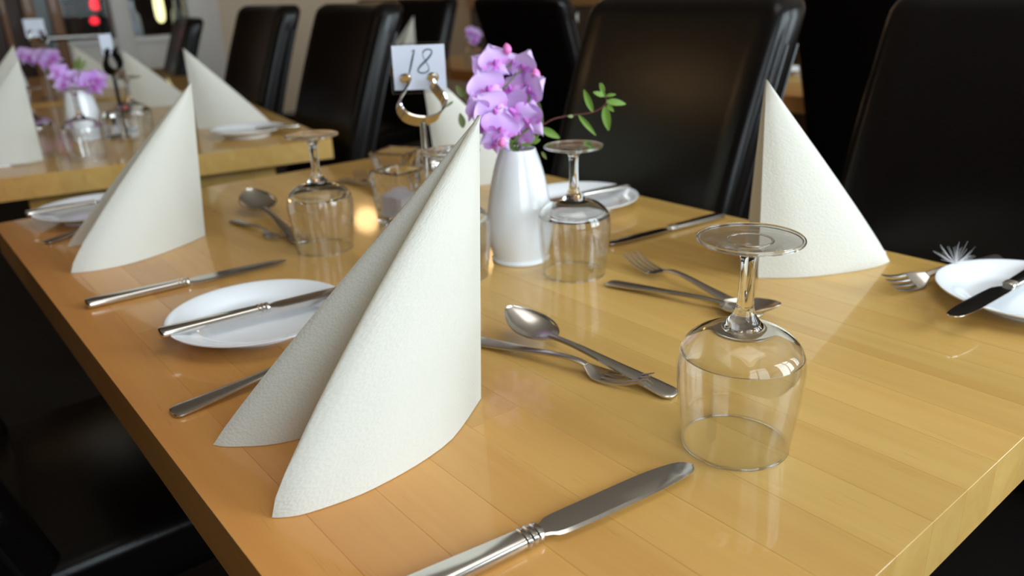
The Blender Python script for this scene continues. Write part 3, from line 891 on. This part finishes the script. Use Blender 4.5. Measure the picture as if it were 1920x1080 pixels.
def lay(o, L, A, B, zA=0.0, zB=None, roll=0.0, fit=True, stretch=None):
    """lay a piece with its handle end at A and tip towards B (table plane xy), z offsets above the table"""
    A = Vector((A[0], A[1], 0)); B = Vector((B[0], B[1], 0))
    dist = (B - A).length
    zB = zA if zB is None else zB
    s = dist / L if fit else 1.0
    yaw = math.atan2(B.y - A.y, B.x - A.x)
    pitch = -math.atan2(zB - zA, dist)
    o.rotation_mode = 'XYZ'
    o.rotation_euler = (Matrix.Rotation(yaw, 3, 'Z') @ Matrix.Rotation(pitch, 3, 'Y') @ Matrix.Rotation(roll, 3, 'X')).to_euler()
    o.location = (A.x, A.y, TZ + zA)
    o.scale = (s, s, s)
    return o
def back_from(B, A, L):
    """handle end lying L behind the tip B on the line through A"""
    B = Vector(B); A = Vector(A); dv = (A - B).normalized()
    return B + dv * L
KL, FL_, SL = 0.225, 0.20, 0.20
kn0 = make_knife('dinner_knife', 'dinner knife in the very front, its blade tip near the glass rim', KL)
tipB = xyc(1292, 869); ha = back_from(tipB, xyc(905, 1047), 0.228)
lay(kn0, KL, ha, tipB)
def knife(label, A, B, zA=0.0, zB=None, roll=0.0, name='dinner_knife'):
    c = copy_thing(kn0, label); c.name = name; return lay(c, KL, A, B, zA, zB, roll)
knife('dinner knife with thin bright handle, before the far left napkin', xyc(160, 571), xyc(535, 487))
k_ = Vector(at(298, 627, 0.019)); e_ = Vector(at(640, 543, 0.019))
dv = (e_ - k_).normalized(); tp = k_ + dv * 0.205
knife('butter knife lying across the side plate left of the largest napkin', (k_.x, k_.y), (tp.x, tp.y), 0.0155, 0.0155, 0.0, 'butter_knife')
k_ = at(1352, 404, .004); e_ = at(1140, 458, .004)
knife('dinner knife lying dark behind the glass right of the vase', (k_.x, k_.y), (e_.x, e_.y))
tp = Vector(at(1786, 601, 0.016)); dr = (Vector(at(1920, 520, 0.02)) - tp).normalized()
hh = tp + dr * 0.205
knife('butter knife with dark mirror blade on the plate at the picture edge', (hh.x, hh.y), (tp.x, tp.y), 0.0155, 0.0150, 0.0, 'butter_knife')
hh = Vector(at(1176, 350, 0.018)); tp = Vector(at(1095, 366, 0.018)); tp = hh + (tp - hh).normalized() * 0.19
knife('butter knife across the side plate behind the vase glass', (hh.x, hh.y), (tp.x, tp.y), 0.0155, 0.0155, 0.0, 'butter_knife')
k_ = Vector(at(48, 403, 0.018)); e_ = Vector(at(190, 379, 0.018)); tp = k_ + (e_ - k_).normalized() * 0.19
knife('butter knife across the side plate at the far left table corner', (k_.x, k_.y), (tp.x, tp.y), 0.0155, 0.0155, 0.0, 'butter_knife')
k_ = Vector(at(562, 237, 0.018)); e_ = Vector(at(385, 250, 0.018)); tp = k_ + (e_ - k_).normalized() * 0.20
knife('blurred butter knife on the back table side plate', (k_.x, k_.y), (tp.x, tp.y), 0.0155, 0.0155, 0.0, 'butter_knife')
k_ = at(-30, 318); e_ = at(88, 303)
knife('blurred dinner knife at the left end of the back table', (k_.x, k_.y), tuple(t2(-0.56, 0.13))[:2])

fk0 = make_fork('dinner_fork', 'dinner fork with only its handle showing, left of the largest napkin', FL_)
fa = xyc(320, 771); fb = xyc(515, 703); fd = (Vector(fb) - Vector(fa)).normalized()
lay(fk0, FL_, fa, tuple(Vector(fa) + fd * 0.195))
def fork(label, A, B, zA=0.0, zB=None, roll=0.0, name='dinner_fork'):
    c = copy_thing(fk0, label); c.name = name; return lay(c, FL_, A, B, zA, zB, roll)
fa = xyc(82, 453); fd = (Vector(xyc(137, 437)) - Vector(fa)).normalized()
fork('dinner fork handle peeping out left of the far left napkin', fa, tuple(Vector(fa) + fd * 0.19))
ft = Vector(xyc(1652, 545)); fd = (Vector(xyc(1788, 510)) - ft).normalized()
fork('dinner fork with upturned tines between the bright napkin and the edge plate', tuple(ft + fd * 0.185), tuple(ft), 0.002, 0.005, -0.50)
# dessert forks and spoons
ft = Vector(xy(1218, 704, 0.013)); fd = (Vector(xy(905, 640, 0.003)) - ft).normalized()
fork('dessert fork lying under the dessert spoon, left of the nearest glass', tuple(ft + fd * 0.175), tuple(ft), 0.0, 0.0, 0.0, 'dessert_fork')
ft = Vector(at(1180, 476, 0.014))
fork('dessert fork with tines pointing at the vase glass, behind the nearest glass', xyc(1425, 588), (ft.x, ft.y), 0.0, 0.004, 0.0, 'dessert_fork')
fork('dessert fork beside the spoon of the far left seat', xyc(436, 410), xyc(532, 449), 0.0, 0.0, 0.0, 'dessert_fork')
fork('dessert fork with tines up left of the square glass shaker', (0.580, 1.025), (0.634, 1.205), 0.0, 0.0, 0.0, 'dessert_fork')
sp0 = make_spoon('dessert_spoon', 'dessert spoon resting on the fork left of the nearest glass', SL)
sa = xyc(1266, 737); sb = at(950, 574, 0.026)
lay(sp0, SL, sa, (sb.x, sb.y), 0.0002, 0.008)
def spoon(label, A, B, zA=0.0, zB=None):
    c = copy_thing(sp0, label); return lay(c, SL, A, B, zA, zB)
spoon('dessert spoon seen through the nearest glass, its handle by the vase glass', xyc(1140, 526), xyc(1462, 598))
sb = at(470, 372, 0.014)
spoon('dessert spoon of the far left seat, left of its glass', xyc(566, 452), (sb.x, sb.y), 0.0, 0.006)
spoon('dessert spoon lying behind the square glass shaker', (0.600, 1.205), (0.60, 1.02))

# ================================================================== VASES AND FLOWERS
def vase_profile():
    return [(0, 0.0)] + smooth_profile([(0.0325, 0.0), (0.0338, 0.0012), (0.0335, 0.0034), (0.0322, 0.0052), (0.0335, 0.011), (0.0362, 0.022), (0.0378, 0.035), (0.0378, 0.046),
        (0.0362, 0.062), (0.0332, 0.080), (0.0297, 0.098), (0.0250, 0.115), (0.0215, 0.1245), (0.0203, 0.1285), (0.0190, 0.1290)], 3) + \
        smooth_profile([(0.0180, 0.1275), (0.0205, 0.118), (0.0255, 0.098), (0.0300, 0.075), (0.033, 0.045), (0.030, 0.012)], 2) + [(0, 0.010)]
def make_vase(label, x, y):
    t = thing('flower_vase', label, 'vase', (x, y, TZ), 0, 'white bud vases')
    obj('body', lathe(vase_profile(), 72), 'porcelain', t)
    return t
VX, VY = 0.5505, 0.6685
make_vase('glossy white porcelain vase holding purple sweet peas, centre of the front table', VX, VY)

PET = {}
def petal_mesh(key, w, h, cup, ruffle, notch=0.0, n=8, m=8):
    verts, faces, uvs = [], [], []
    for i in range(m + 1):
        v = i / m
        wd = w * (math.sin(PI * (0.12 + 0.86 * v) ** 0.8) ** 0.6) * 0.5
        if i == m: wd *= 0.75
        for j in range(n + 1):
            s = -1 + 2 * j / n
            y = h * v * (1 - 0.22 * abs(s) ** 2.2 * v) - notch * h * max(0, 1 - abs(s) * 3) * v ** 3
            z = cup * (s * s) * v + ruffle * math.sin(s * 5 + v * 3) * v - cup * 0.6 * v * v
            verts.append((wd * s, y, z)); uvs.append((s * 0.5 + 0.5, v))
    for i in range(m):
        for j in range(n):
            a = i * (n + 1) + j
            faces.append((a, a + 1, a + n + 2, a + n + 1))
    PET[key] = mesh_from(verts, faces, key, uvs)
    PET[key].materials.append(MAT['petal'])
petal_mesh('standard', 0.043, 0.030, 0.006, 0.0016, 0.12)
petal_mesh('wing', 0.021, 0.024, -0.007, 0.001)
def keel_mesh():
    bm = loft(smooth_profile([(0, 0, 0, 0.001, 0.001), (0.003, 0, 0.0005, 0.0028, 0.0032), (0.006, 0, 0.002, 0.0024, 0.003), (0.009, 0, 0.004, 0.0008, 0.001)], 3), 8, 2.0)
    me = bpy.data.meshes.new('keel'); bm.to_mesh(me); bm.free(); me.materials.append(MAT['keel']); return me
KEEL = keel_mesh()
def add_flower(stem, root_pos, pos, look, size, up=Vector((0, 0, 1))):
    """a sweet pea blossom on a stem: keel mesh with standard and wing petals under it"""
    k = obj('flower', KEEL, 'keel', stem)
    look = look.normalized()
    side = up.cross(look).normalized(); upv = look.cross(side).normalized()
    ro = random.uniform(-0.85, 0.85)
    side, upv = side * math.cos(ro) + upv * math.sin(ro), upv * math.cos(ro) - side * math.sin(ro)
    M3 = Matrix((side, upv, look)).transposed()       # local x side, y up, z towards the viewer
    # keel points along local z
    KR = M3 @ Matrix(((0, 1, 0), (0, 0, 1), (1, 0, 0)))
    k.rotation_mode = 'QUATERNION'; k.rotation_quaternion = KR.to_quaternion()
    k.location = pos - root_pos; k.scale = (size,) * 3
    Kinv = Matrix(((0, 1, 0), (0, 0, 1), (1, 0, 0))).transposed()
    def pet(name, key, R3, off):
        o = obj(name, PET[key], 'petal', k, angle=180)
        o.rotation_mode = 'QUATERNION'
        o.rotation_quaternion = (Kinv @ R3).to_quaternion()
        o.location = Kinv @ Vector(off)
    pet('standard_petal', 'standard', Matrix.Rotation(math.radians(random.uniform(-22, 10)), 3, 'X'), (0, -0.003, -0.001))
    a = random.uniform(10, 35)
    pet('wing_petal', 'wing', Matrix.Rotation(math.radians(138), 3, 'Z') @ Matrix.Rotation(math.radians(-a), 3, 'X'), (-0.001, -0.001, 0.003))
    pet('wing_petal', 'wing', Matrix.Rotation(math.radians(-138), 3, 'Z') @ Matrix.Rotation(math.radians(-a), 3, 'X'), (0.001, -0.001, 0.003))
    return k
def sweet_pea(label, vx, vy, specs, buds=(), dep0=None, group='sweet peas in the front vase', ssize=1.0):
    """specs [(px,py,ddep,size,tilt,yaw)]"""
    root = Vector((vx, vy, TZ + 0.118))
    t = thing('sweet_pea', label, 'flower', root, 0, group)
    dep0 = dep0 or depth((vx, vy, TZ + 0.17))
    pts = [at_depth(px, py, dep0 + dd) for px, py, dd, *_ in specs]
    top = max(pts, key=lambda q: q.z)
    cen = sum(pts, Vector()) / len(pts)
    bm = bmesh.new()
    spine = smooth_profile([tuple(Vector((random.uniform(-.004, .004), random.uniform(-.004, .004), -0.06))), (0, 0, 0), tuple((cen - root) * 0.6 + Vector((0, 0, -0.004))), tuple(top - root + Vector((0, 0, -0.006)))], 5)
    tube(bm, spine, 0.0013, 6)
    for q in pts:
        base = min([Vector(s_) for s_ in spine[6:]], key=lambda s_: (s_ - (q - root) + Vector((0, 0, 0.012))).length)
        tube(bm, [base, (base + (q - root)) / 2 + Vector((0, 0, 0.003)), q - root], [0.0009, 0.0008, 0.0012], 5)
    obj('stem', bm, 'stem_green', t)
    for q, (px, py, dd, size, tilt, yaw) in zip(pts, specs):
        view = (CAMPOS - q).normalized()
        sd = view.cross(Vector((0, 0, 1))).normalized()
        lk = view + sd * yaw + Vector((0, 0, tilt))
        add_flower(t, root, q, lk, size * ssize)
    for (px, py, dd, size) in buds:
        q = at_depth(px, py, dep0 + dd)
        b = obj('bud', lathe(smooth_profile([(0, -0.006), (0.004, -0.003), (0.0048, 0.001), (0.003, 0.005), (0, 0.0075)], 3), 12), 'bud_pink', t)
        b.location = q - root; b.scale = (size,) * 3
        b.rotation_euler = (random.uniform(-.6, .6), random.uniform(-.6, .6), 0)
    return t
sweet_pea('tall sweet pea stem with the topmost lilac blossoms and pink buds', VX, VY,
          [(927, 120, 0.0, 0.85, 0.15, -0.3), (985, 128, 0.01, 0.80, 0.2, 0.9), (908, 128, 0.012, 0.72, 0.1, -1.0), (960, 118, 0.02, 0.6, 0.5, 0.2)],
          [(951, 93, 0.0, 1.0), (1004, 141, 0.0, 1.1), (1001, 150, 0.01, 0.8)])
sweet_pea('sweet pea stem with a large magenta hearted blossom on the left', VX, VY,
          [(915, 170, -0.012, 1.02, 0.1, -0.2), (893, 200, -0.006, 0.72, -0.4, -1.1), (900, 208, -0.018, 0.7, -0.6, 0.2)])
sweet_pea('sweet pea stem with the pale blossoms in the middle of the bunch', VX, VY,
          [(928, 212, -0.020, 1.06, 0.1, -0.3), (965, 210, -0.014, 1.05, 0.1, 0.4), (958, 170, 0.01, 0.9, 0.5, 0.1), (995, 170, 0.0, 0.85, 0.1, 0.9)])
sweet_pea('sweet pea stem with the lowest blossoms just above the vase mouth', VX, VY,
          [(935, 246, -0.022, 1.0, 0.0, -0.2), (992, 228, -0.012, 0.92, 0.0, 0.9), (930, 268, -0.02, 0.62, -0.5, 0.0), (975, 250, -0.004, 0.8, -0.2, 0.5), (910, 232, -0.006, 0.7, 0.0, -0.8)],
          [(941, 268, -0.03, 0.9)])
# leaves
def leaf_mesh(w, h, fold=0.15, curl=0.2, n=4, m=8):
    verts, faces = [], []
    for i in range(m + 1):
        v = i / m
        wd = w * 0.5 * (math.sin(PI * min(0.985, 0.04 + 0.93 * v ** 0.9)) ** 0.8)
        for j in range(n + 1):
            s = -1 + 2 * j / n
            verts.append((wd * s, h * v, abs(s) * wd * fold - curl * h * v * v))
    for i in range(m):
        for j in range(n):
            a = i * (n + 1) + j
            faces.append((a, a + 1, a + n + 2, a + n + 1))
    return mesh_from(verts, faces, 'leaf')
LEAF = leaf_mesh(0.011, 0.022)
def sprig(label, path_px, leaves, mat_stem, vx=VX, vy=VY, dep0=None, name='leafy_sprig'):
    root = Vector((vx, vy, TZ + 0.118))
    t = thing(name, label, 'foliage', root)
    dep0 = dep0 or depth((vx, vy, TZ + 0.15))
    pts = [Vector((0.0, 0.0, -0.05)), Vector((0, 0, 0.008))] + [at_depth(px, py, dep0 + dd) - root for px, py, dd in path_px]
    bm = bmesh.new(); sm = smooth_profile([tuple(q) for q in pts], 5)
    tube(bm, sm, [0.0011 - 0.0005 * i / len(sm) for i in range(len(sm))], 6)
    obj('stem', bm, mat_stem, t)
    for (x0, y0, x1, y1, wfac, dd, m) in leaves:
        a = at_depth(x0, y0, dep0 + dd); b = at_depth(x1, y1, dep0 + dd - 0.004)
        me = LEAF if m == 'leaf' else LEAF_D
        o = obj('leaf', me, m, t, angle=180)
        yv = (b - a); h = yv.length; yv.normalize()
        view = (CAMPOS - a).normalized()
        zv = (view + Vector((random.uniform(-.3, .3), 0, random.uniform(0, .4)))); zv = (zv - yv * zv.dot(yv)).normalized()
        xv = yv.cross(zv)
        o.rotation_mode = 'QUATERNION'; o.rotation_quaternion = Matrix((xv, yv, zv)).transposed().to_quaternion()
        o.location = a - root; s = h / 0.022
        o.scale = (s * wfac, s, s)
    return t
LEAF_D = LEAF.copy()
sprig('arching red stemmed sprig with green leaves, right of the flowers', [(1022, 232, 0.0), (1060, 218, 0.0), (1110, 211, 0.0), (1136, 194, 0.0), (1133, 172, 0.0)],
      [(1112, 210, 1094, 168, 0.55, 0, 'leaf'), (1134, 200, 1140, 242, 0.75, 0, 'leaf'), (1085, 216, 1116, 252, 0.4, 0, 'leaf'), (1075, 218, 1066, 218, 1.0, 0, 'leaf_dull'),
       (1136, 190, 1173, 193, 0.7, 0, 'leaf'), (1134, 182, 1124, 156, 0.5, 0, 'leaf'), (1133, 180, 1114, 172, 0.9, 0, 'leaf'), (1136, 180, 1154, 176, 0.7, 0, 'leaf'),
       (1138, 196, 1150, 208, 0.9, 0, 'leaf'), (1133, 172, 1128, 156, 0.8, 0.002, 'leaf')], 'stem_red')
sprig('short leafy sprig at the vase mouth below the flowers', [(990, 268, -0.004), (1004, 262, -0.006), (1012, 248, -0.004)],
      [(996, 268, 1012, 262, 1.1, -0.006, 'leaf'), (1014, 240, 1048, 258, 0.75, 0, 'leaf'), (978, 272, 1004, 254, 1.2, -0.006, 'leaf'), (1016, 285, 1024, 297, 0.8, 0.004, 'leaf_dull'),
       (1000, 176, 1016, 230, 0.5, 0.008, 'leaf_dull'), (962, 270, 948, 258, 0.8, -0.006, 'leaf')], 'stem_green')
sprig('dull green sprig on the left of the flowers, before the far napkin', [(900, 240, 0.03), (880, 200, 0.04), (868, 178, 0.04)],
      [(868, 240, 864, 212, 1.0, 0.03, 'leaf_dull'), (868, 182, 856, 160, 1.1, 0.04, 'leaf_dull'), (868, 180, 882, 164, 0.7, 0.04, 'leaf_dull'), (850, 190, 836, 200, 0.5, 0.04, 'leaf_dull'), (888, 216, 884, 196, 0.8, 0.03, 'leaf_dull')], 'stem_green')

# back table bouquet
V2 = Vector((0.391, 2.073, 0)); V3 = Vector((0.405, 3.10, 0))
make_vase('blurred white vase with violet blossoms on the back table', V2.x, V2.y)
make_vase('blurred white vase with magenta blossoms on the third table', V3.x, V3.y)
sweet_pea('violet sweet pea bunch leaning left from the back table vase', V2.x, V2.y,
          [(112, 140, 0, 1.1, 0, 0), (126, 150, 0, 1.1, 0, 0), (140, 148, 0, 1.0, 0, 0.3), (138, 164, 0, 1.0, 0, 0.2), (118, 160, 0, 0.9, 0, -.2)], (), None, 'sweet peas in the back vases')
sweet_pea('violet sweet pea bunch right above the back table vase', V2.x, V2.y,
          [(158, 158, 0, 1.0, 0, -0.2), (170, 152, 0, 1.1, 0, 0), (182, 150, 0, 1.1, 0, 0.2), (178, 162, 0, 1.0, 0, 0.2)], (), None, 'sweet peas in the back vases')
sprig('blurred green sprig above the violet flowers on the back table', [(150, 150, 0), (148, 130, 0), (146, 115, 0)],
      [(148, 132, 138, 112, 1.0, 0, 'leaf_dull'), (148, 130, 160, 114, 1.0, 0, 'leaf_dull'), (147, 120, 149, 106, 1.0, 0, 'leaf_dull'), (148, 138, 134, 128, 1.0, 0, 'leaf_dull')], 'stem_green', V2.x, V2.y)
sweet_pea('magenta sweet pea bunch on the third table', V3.x, V3.y,
          [(46, 104, 0, 1.2, 0, 0), (56, 108, 0, 1.2, 0, 0), (82, 110, 0, 1.5, 0, 0), (94, 116, 0, 1.4, 0, 0), (100, 108, 0, 1.3, 0, 0)], (), None, 'sweet peas in the back vases')
V5 = Vector((1.99, 2.50, 0))
make_vase('far white vase on the next row table, left of the chair turned away', V5.x, V5.y)
sweet_pea('far purple sweet pea on the next row table', V5.x, V5.y, [(884, 62, 0, 1.2, 0, 0), (892, 66, 0, 1.2, 0, 0), (890, 76, 0, 1.0, 0, 0)], (), None, 'sweet peas in the back vases')

# ================================================================== TABLE NUMBER STANDS
def ribbon(bm, pts, width_dir, halfw, th):
    """flat band along pts"""
    pts = [Vector(p) for p in pts]
    rings = []
    for i, p in enumerate(pts):
        t = (pts[min(i + 1, len(pts) - 1)] - pts[max(i - 1, 0)]).normalized()
        nn = t.cross(width_dir).normalized()
        h = halfw[i] if isinstance(halfw, (list, tuple)) else halfw
        rings.append([bm.verts.new(p + width_dir * h + nn * th), bm.verts.new(p - width_dir * h + nn * th), bm.verts.new(p - width_dir * h - nn * th), bm.verts.new(p + width_dir * h - nn * th)])
    for A, B in zip(rings[:-1], rings[1:]):
        for k in range(4): bm.faces.new((A[k], A[(k + 1) % 4], B[(k + 1) % 4], B[k]))
    bm.faces.new(rings[0]); bm.faces.new(rings[-1])
def pen_stroke(pts, widths, z=0.0):
    """flat ribbon in the xz plane (y = 0 facing -y) with varying pen width"""
    verts, faces = [], []
    n = len(pts)
    for i, (x, y) in enumerate(pts):
        a = pts[max(0, i - 1)]; b = pts[min(n - 1, i + 1)]
        tx, ty = b[0] - a[0], b[1] - a[1]; l = math.hypot(tx, ty) or 1
        nx, ny = -ty / l, tx / l
        w = widths[i] / 2
        verts += [(x + nx * w, 0, y + ny * w), (x - nx * w, 0, y - ny * w), (x + nx * w, -0.00012, y + ny * w), (x - nx * w, -0.00012, y - ny * w)]
    for i in range(n - 1):
        a, b = i * 4, i * 4 + 4
        faces += [(a + 2, b + 2, b + 3, a + 3), (a, a + 2, b + 2, b), (a + 1, b + 1, b + 3, a + 3)]
    return verts, faces
def number_stand(label, x, y, card_top, yaw, metal='chrome', digits=True, cw=0.062, ch=0.054, arm_h=0.150, group='table number stands'):
    t = thing('number_stand', label, 'sign', (x, y, TZ), yaw, group)
    obj('base', lathe([(0, 0), (0.029, 0), (0.030, 0.002), (0.028, 0.005), (0.010, 0.0075), (0, 0.008)], 40), metal, t)
    bm = bmesh.new(); tube(bm, [(0, 0, 0.006), (0, 0, arm_h)], 0.0042, 16); obj('pole', bm, metal, t)
    for s in (-1, 1):
        bm = bmesh.new()
        prof = smooth_profile([(0.0, 0.0), (0.010, 0.0015), (0.020, 0.006), (0.0265, 0.0150), (0.0265, 0.0245), (0.0205, 0.0335), (0.0150, 0.0410), (0.0135, 0.0470), (0.0150, 0.0505)], 4)
        hw = [0.0105 - 0.0030 * (i / len(prof)) for i in range(len(prof))]
        ribbon(bm, [(s * px, -0.0045 - 0.0012 * (i > 28), arm_h + pz) for i, (px, pz) in enumerate(prof)], Vector((0.34, -0.72, 0.60)).normalized(), hw, 0.0010)
        obj('clip_arm', bm, metal, t, angle=50)
        e = lathe(smooth_profile([(0, -0.0012), (0.0060, -0.0010), (0.0072, 0.0), (0.0060, 0.0010), (0, 0.0012)], 2), 20)
        o = obj('clip_finial', e, metal, t)
        o.location = (s * 0.0160, -0.0085, arm_h + 0.0512); o.scale = (1, 0.9, 1); o.rotation_euler = (math.radians(112), 0, 0)
    z1 = card_top; z0 = card_top - ch
    cd = obj('card', box_bm(-cw / 2, cw / 2, 0.0016, 0.0022, z0 + 0.001, z1 - 0.002), 'card_white', t, smooth=False)
    obj('clear_sleeve', box_bm(-cw / 2 - 0.003, cw / 2 + 0.0065, 0.0010, 0.0030, z0 - 0.0035, z1 + 0.001, 0.0004, 1), 'sleeve', t, smooth=False)
    if digits:
        H = 0.0285; sl = 0.30
        zc = (z0 + z1) / 2 + 0.0055
        vs, fs = [], []
        def addp(pts, w):
            v, f2 = pen_stroke([(px * 1.1 + sl * pz, pz) for px, pz in pts], [q * 1.3 for q in w])
            o_ = len(vs); vs.extend(v); fs.extend([tuple(o_ + i for i in q) for q in f2])
        # "1": flag, thick shank, small foot
        N = 10
        sh = [(-0.0078, H / 2 - H * i / N) for i in range(N + 1)]
        addp(sh, [0.0011 + 0.0007 * math.sin(PI * i / N) for i in range(N + 1)])
        addp([(-0.0112, H / 2 - 0.0016), (-0.0094, H / 2 - 0.0014), (-0.0078, H / 2)], [0.0004, 0.0007, 0.0010])
        addp([(-0.0102, -H / 2), (-0.0054, -H / 2)], [0.0006, 0.0006])
        # "8": two loops in one line, thick on the crossing diagonal
        pts, ws = [], []
        for i in range(65):
            a = 2 * PI * i / 64
            zz = math.cos(a)
            xx = math.sin(2 * a)
            up = zz > 0
            pts.append((0.0068 + xx * (0.0047 if up else 0.0058), 0.0008 + zz * (H * 0.47)))
            ws.append(0.0007 + 0.0011 * max(0, math.sin(a) * 1.0 if abs(zz) < 0.75 else 0) ** 2 + (0.0005 if abs(zz) >= .75 else 0))
        addp(pts, ws)
        o = obj('numeral', mesh_from(vs, fs, 'numeral'), 'ink', cd, smooth=False)
        o.location = (0, 0.00155, zc)
        o['label'] = 'slanted script number 18'
    return t
SX, SY = 0.518, 0.807
yaw1 = math.atan2(SY, SX) - PI / 2
number_stand('chrome stand with swan necked clip holding the white card numbered 18', SX, SY, 0.2395, yaw1 - math.radians(4))
p = at(218, 248)
number_stand('small dark stand with turned white card on the back table', p.x + 0.02, p.y - 0.005, 0.232, math.radians(42), 'black_metal', False, 0.046, 0.050, 0.142)
p = V3 + Vector((0.10, 0.02, 0))
number_stand('blurred stand with white card on the third table', p.x, p.y, 0.262, math.radians(-5), 'steel_satin', False, 0.06, 0.060, 0.17)

# ================================================================== CRUETS
def square_vessel(name, label, cat, x, y, rz, wb, wt, h, fill=None, lid=None, wall=0.006):
    t = thing(name, label, cat, (x, y, TZ), rz)
    bm = bmesh.new()
    def ring(hw, z, r=0.003):
        pts = []
        for cx, cy, a0 in ((1, 1, 0), (-1, 1, 90), (-1, -1, 180), (1, -1, 270)):
            for k in range(4):
                a = math.radians(a0 + 30 * k)
                pts.append(bm.verts.new((cx * (hw - r) + r * math.cos(a), cy * (hw - r) + r * math.sin(a), z)))
        return pts
    rs = [ring(wb / 2 - 0.002, 0.0), ring(wb / 2, 0.002), ring(wt / 2, h - 0.001), ring(wt / 2 - 0.001, h),
          ring(wt / 2 - wall + 0.001, h), ring(wt / 2 - wall, h - 0.002), ring(wb / 2 - wall, 0.010), ring(wb / 2 - wall - 0.004, 0.007)]
    for A, B in zip(rs[:-1], rs[1:]):
        m = len(A)
        for k in range(m): bm.faces.new((A[k], A[(k + 1) % m], B[(k + 1) % m], B[k]))
    bm.faces.new(rs[0]); bm.faces.new(rs[-1])
    obj('glass_body', bm, 'cut_glass', t, angle=30)
    if fill:
        hw = wb / 2 - wall - 0.0004
        obj('filling', box_bm(-hw, hw, -hw, hw, 0.011, fill[1], 0.002), fill[0], t)
    if lid:
        obj('lid', lathe(smooth_profile([(0, h + 0.014), (wt * 0.30, h + 0.013), (wt * 0.46, h + 0.008), (wt * 0.5, h + 0.0005), (wt * 0.48, h + 0.0002)], 3) + [(0, h + 0.0002)], 32), lid, t)
    return t
square_vessel('glass_dish', 'square cut glass dish behind the number stand pole', 'dish', 0.690, 1.165, math.radians(28), 0.052, 0.072, 0.043, None, None, 0.010)
square_vessel('glass_holder', 'square glass holder filled white, left of the largest napkin', 'cruet', 0.533, 0.902, math.radians(12), 0.048, 0.056, 0.074, ('frost', 0.040))
square_vessel('pepper_shaker', 'small square glass pepper shaker with metal lid behind the stand', 'shaker', 0.632, 0.968, math.radians(25), 0.034, 0.036, 0.052, ('pepper', 0.03), 'chrome')
sv = square_vessel('salt_shaker', 'blurred square glass shaker with metal lid on the back table', 'shaker', 0.44, 2.02, math.radians(20), 0.036, 0.038, 0.05, ('salt', 0.03), 'chrome')
square_vessel('glass_shaker', 'far square shaker with white filling on the next row table', 'shaker', 2.03, 2.56, math.radians(20), 0.05, 0.055, 0.075, ('salt', 0.05), 'chrome')

# ================================================================== DANDELION SEED
c = at(1790, 505, 0.012)
t = thing('dandelion_seed', 'tiny fluffy white seed tuft on the fork handle by the edge plate', 'seed', c)
bm = bmesh.new(); tube(bm, [(0, 0, -0.006), (0.0005, 0, 0.010)], [0.0006, 0.0003], 5); obj('stalk', bm, 'fluff', t)
bm = bmesh.new()
view = (CAMPOS - c).normalized(); sd = view.cross(Vector((0, 0, 1))).normalized() * -1
for i in range(34):
    a = math.radians(random.uniform(-78, 78)); e = random.uniform(-0.8, 0.8)
    dirv = (Vector((0, 0, 1)) * math.cos(a) - sd * math.sin(a) + view * e).normalized()
    l = random.uniform(0.014, 0.025)
    b0 = Vector((0, 0, 0.006))
    tube(bm, [b0, b0 + dirv * l * 0.5, b0 + dirv * l + Vector((0, 0, random.uniform(-.002, .002)))], [0.00018, 0.00014, 0.00007], 4)
fl_ = obj('fluff', bm, 'fluff', t); fl_['kind'] = 'stuff'
bpy.context.view_layer.update()
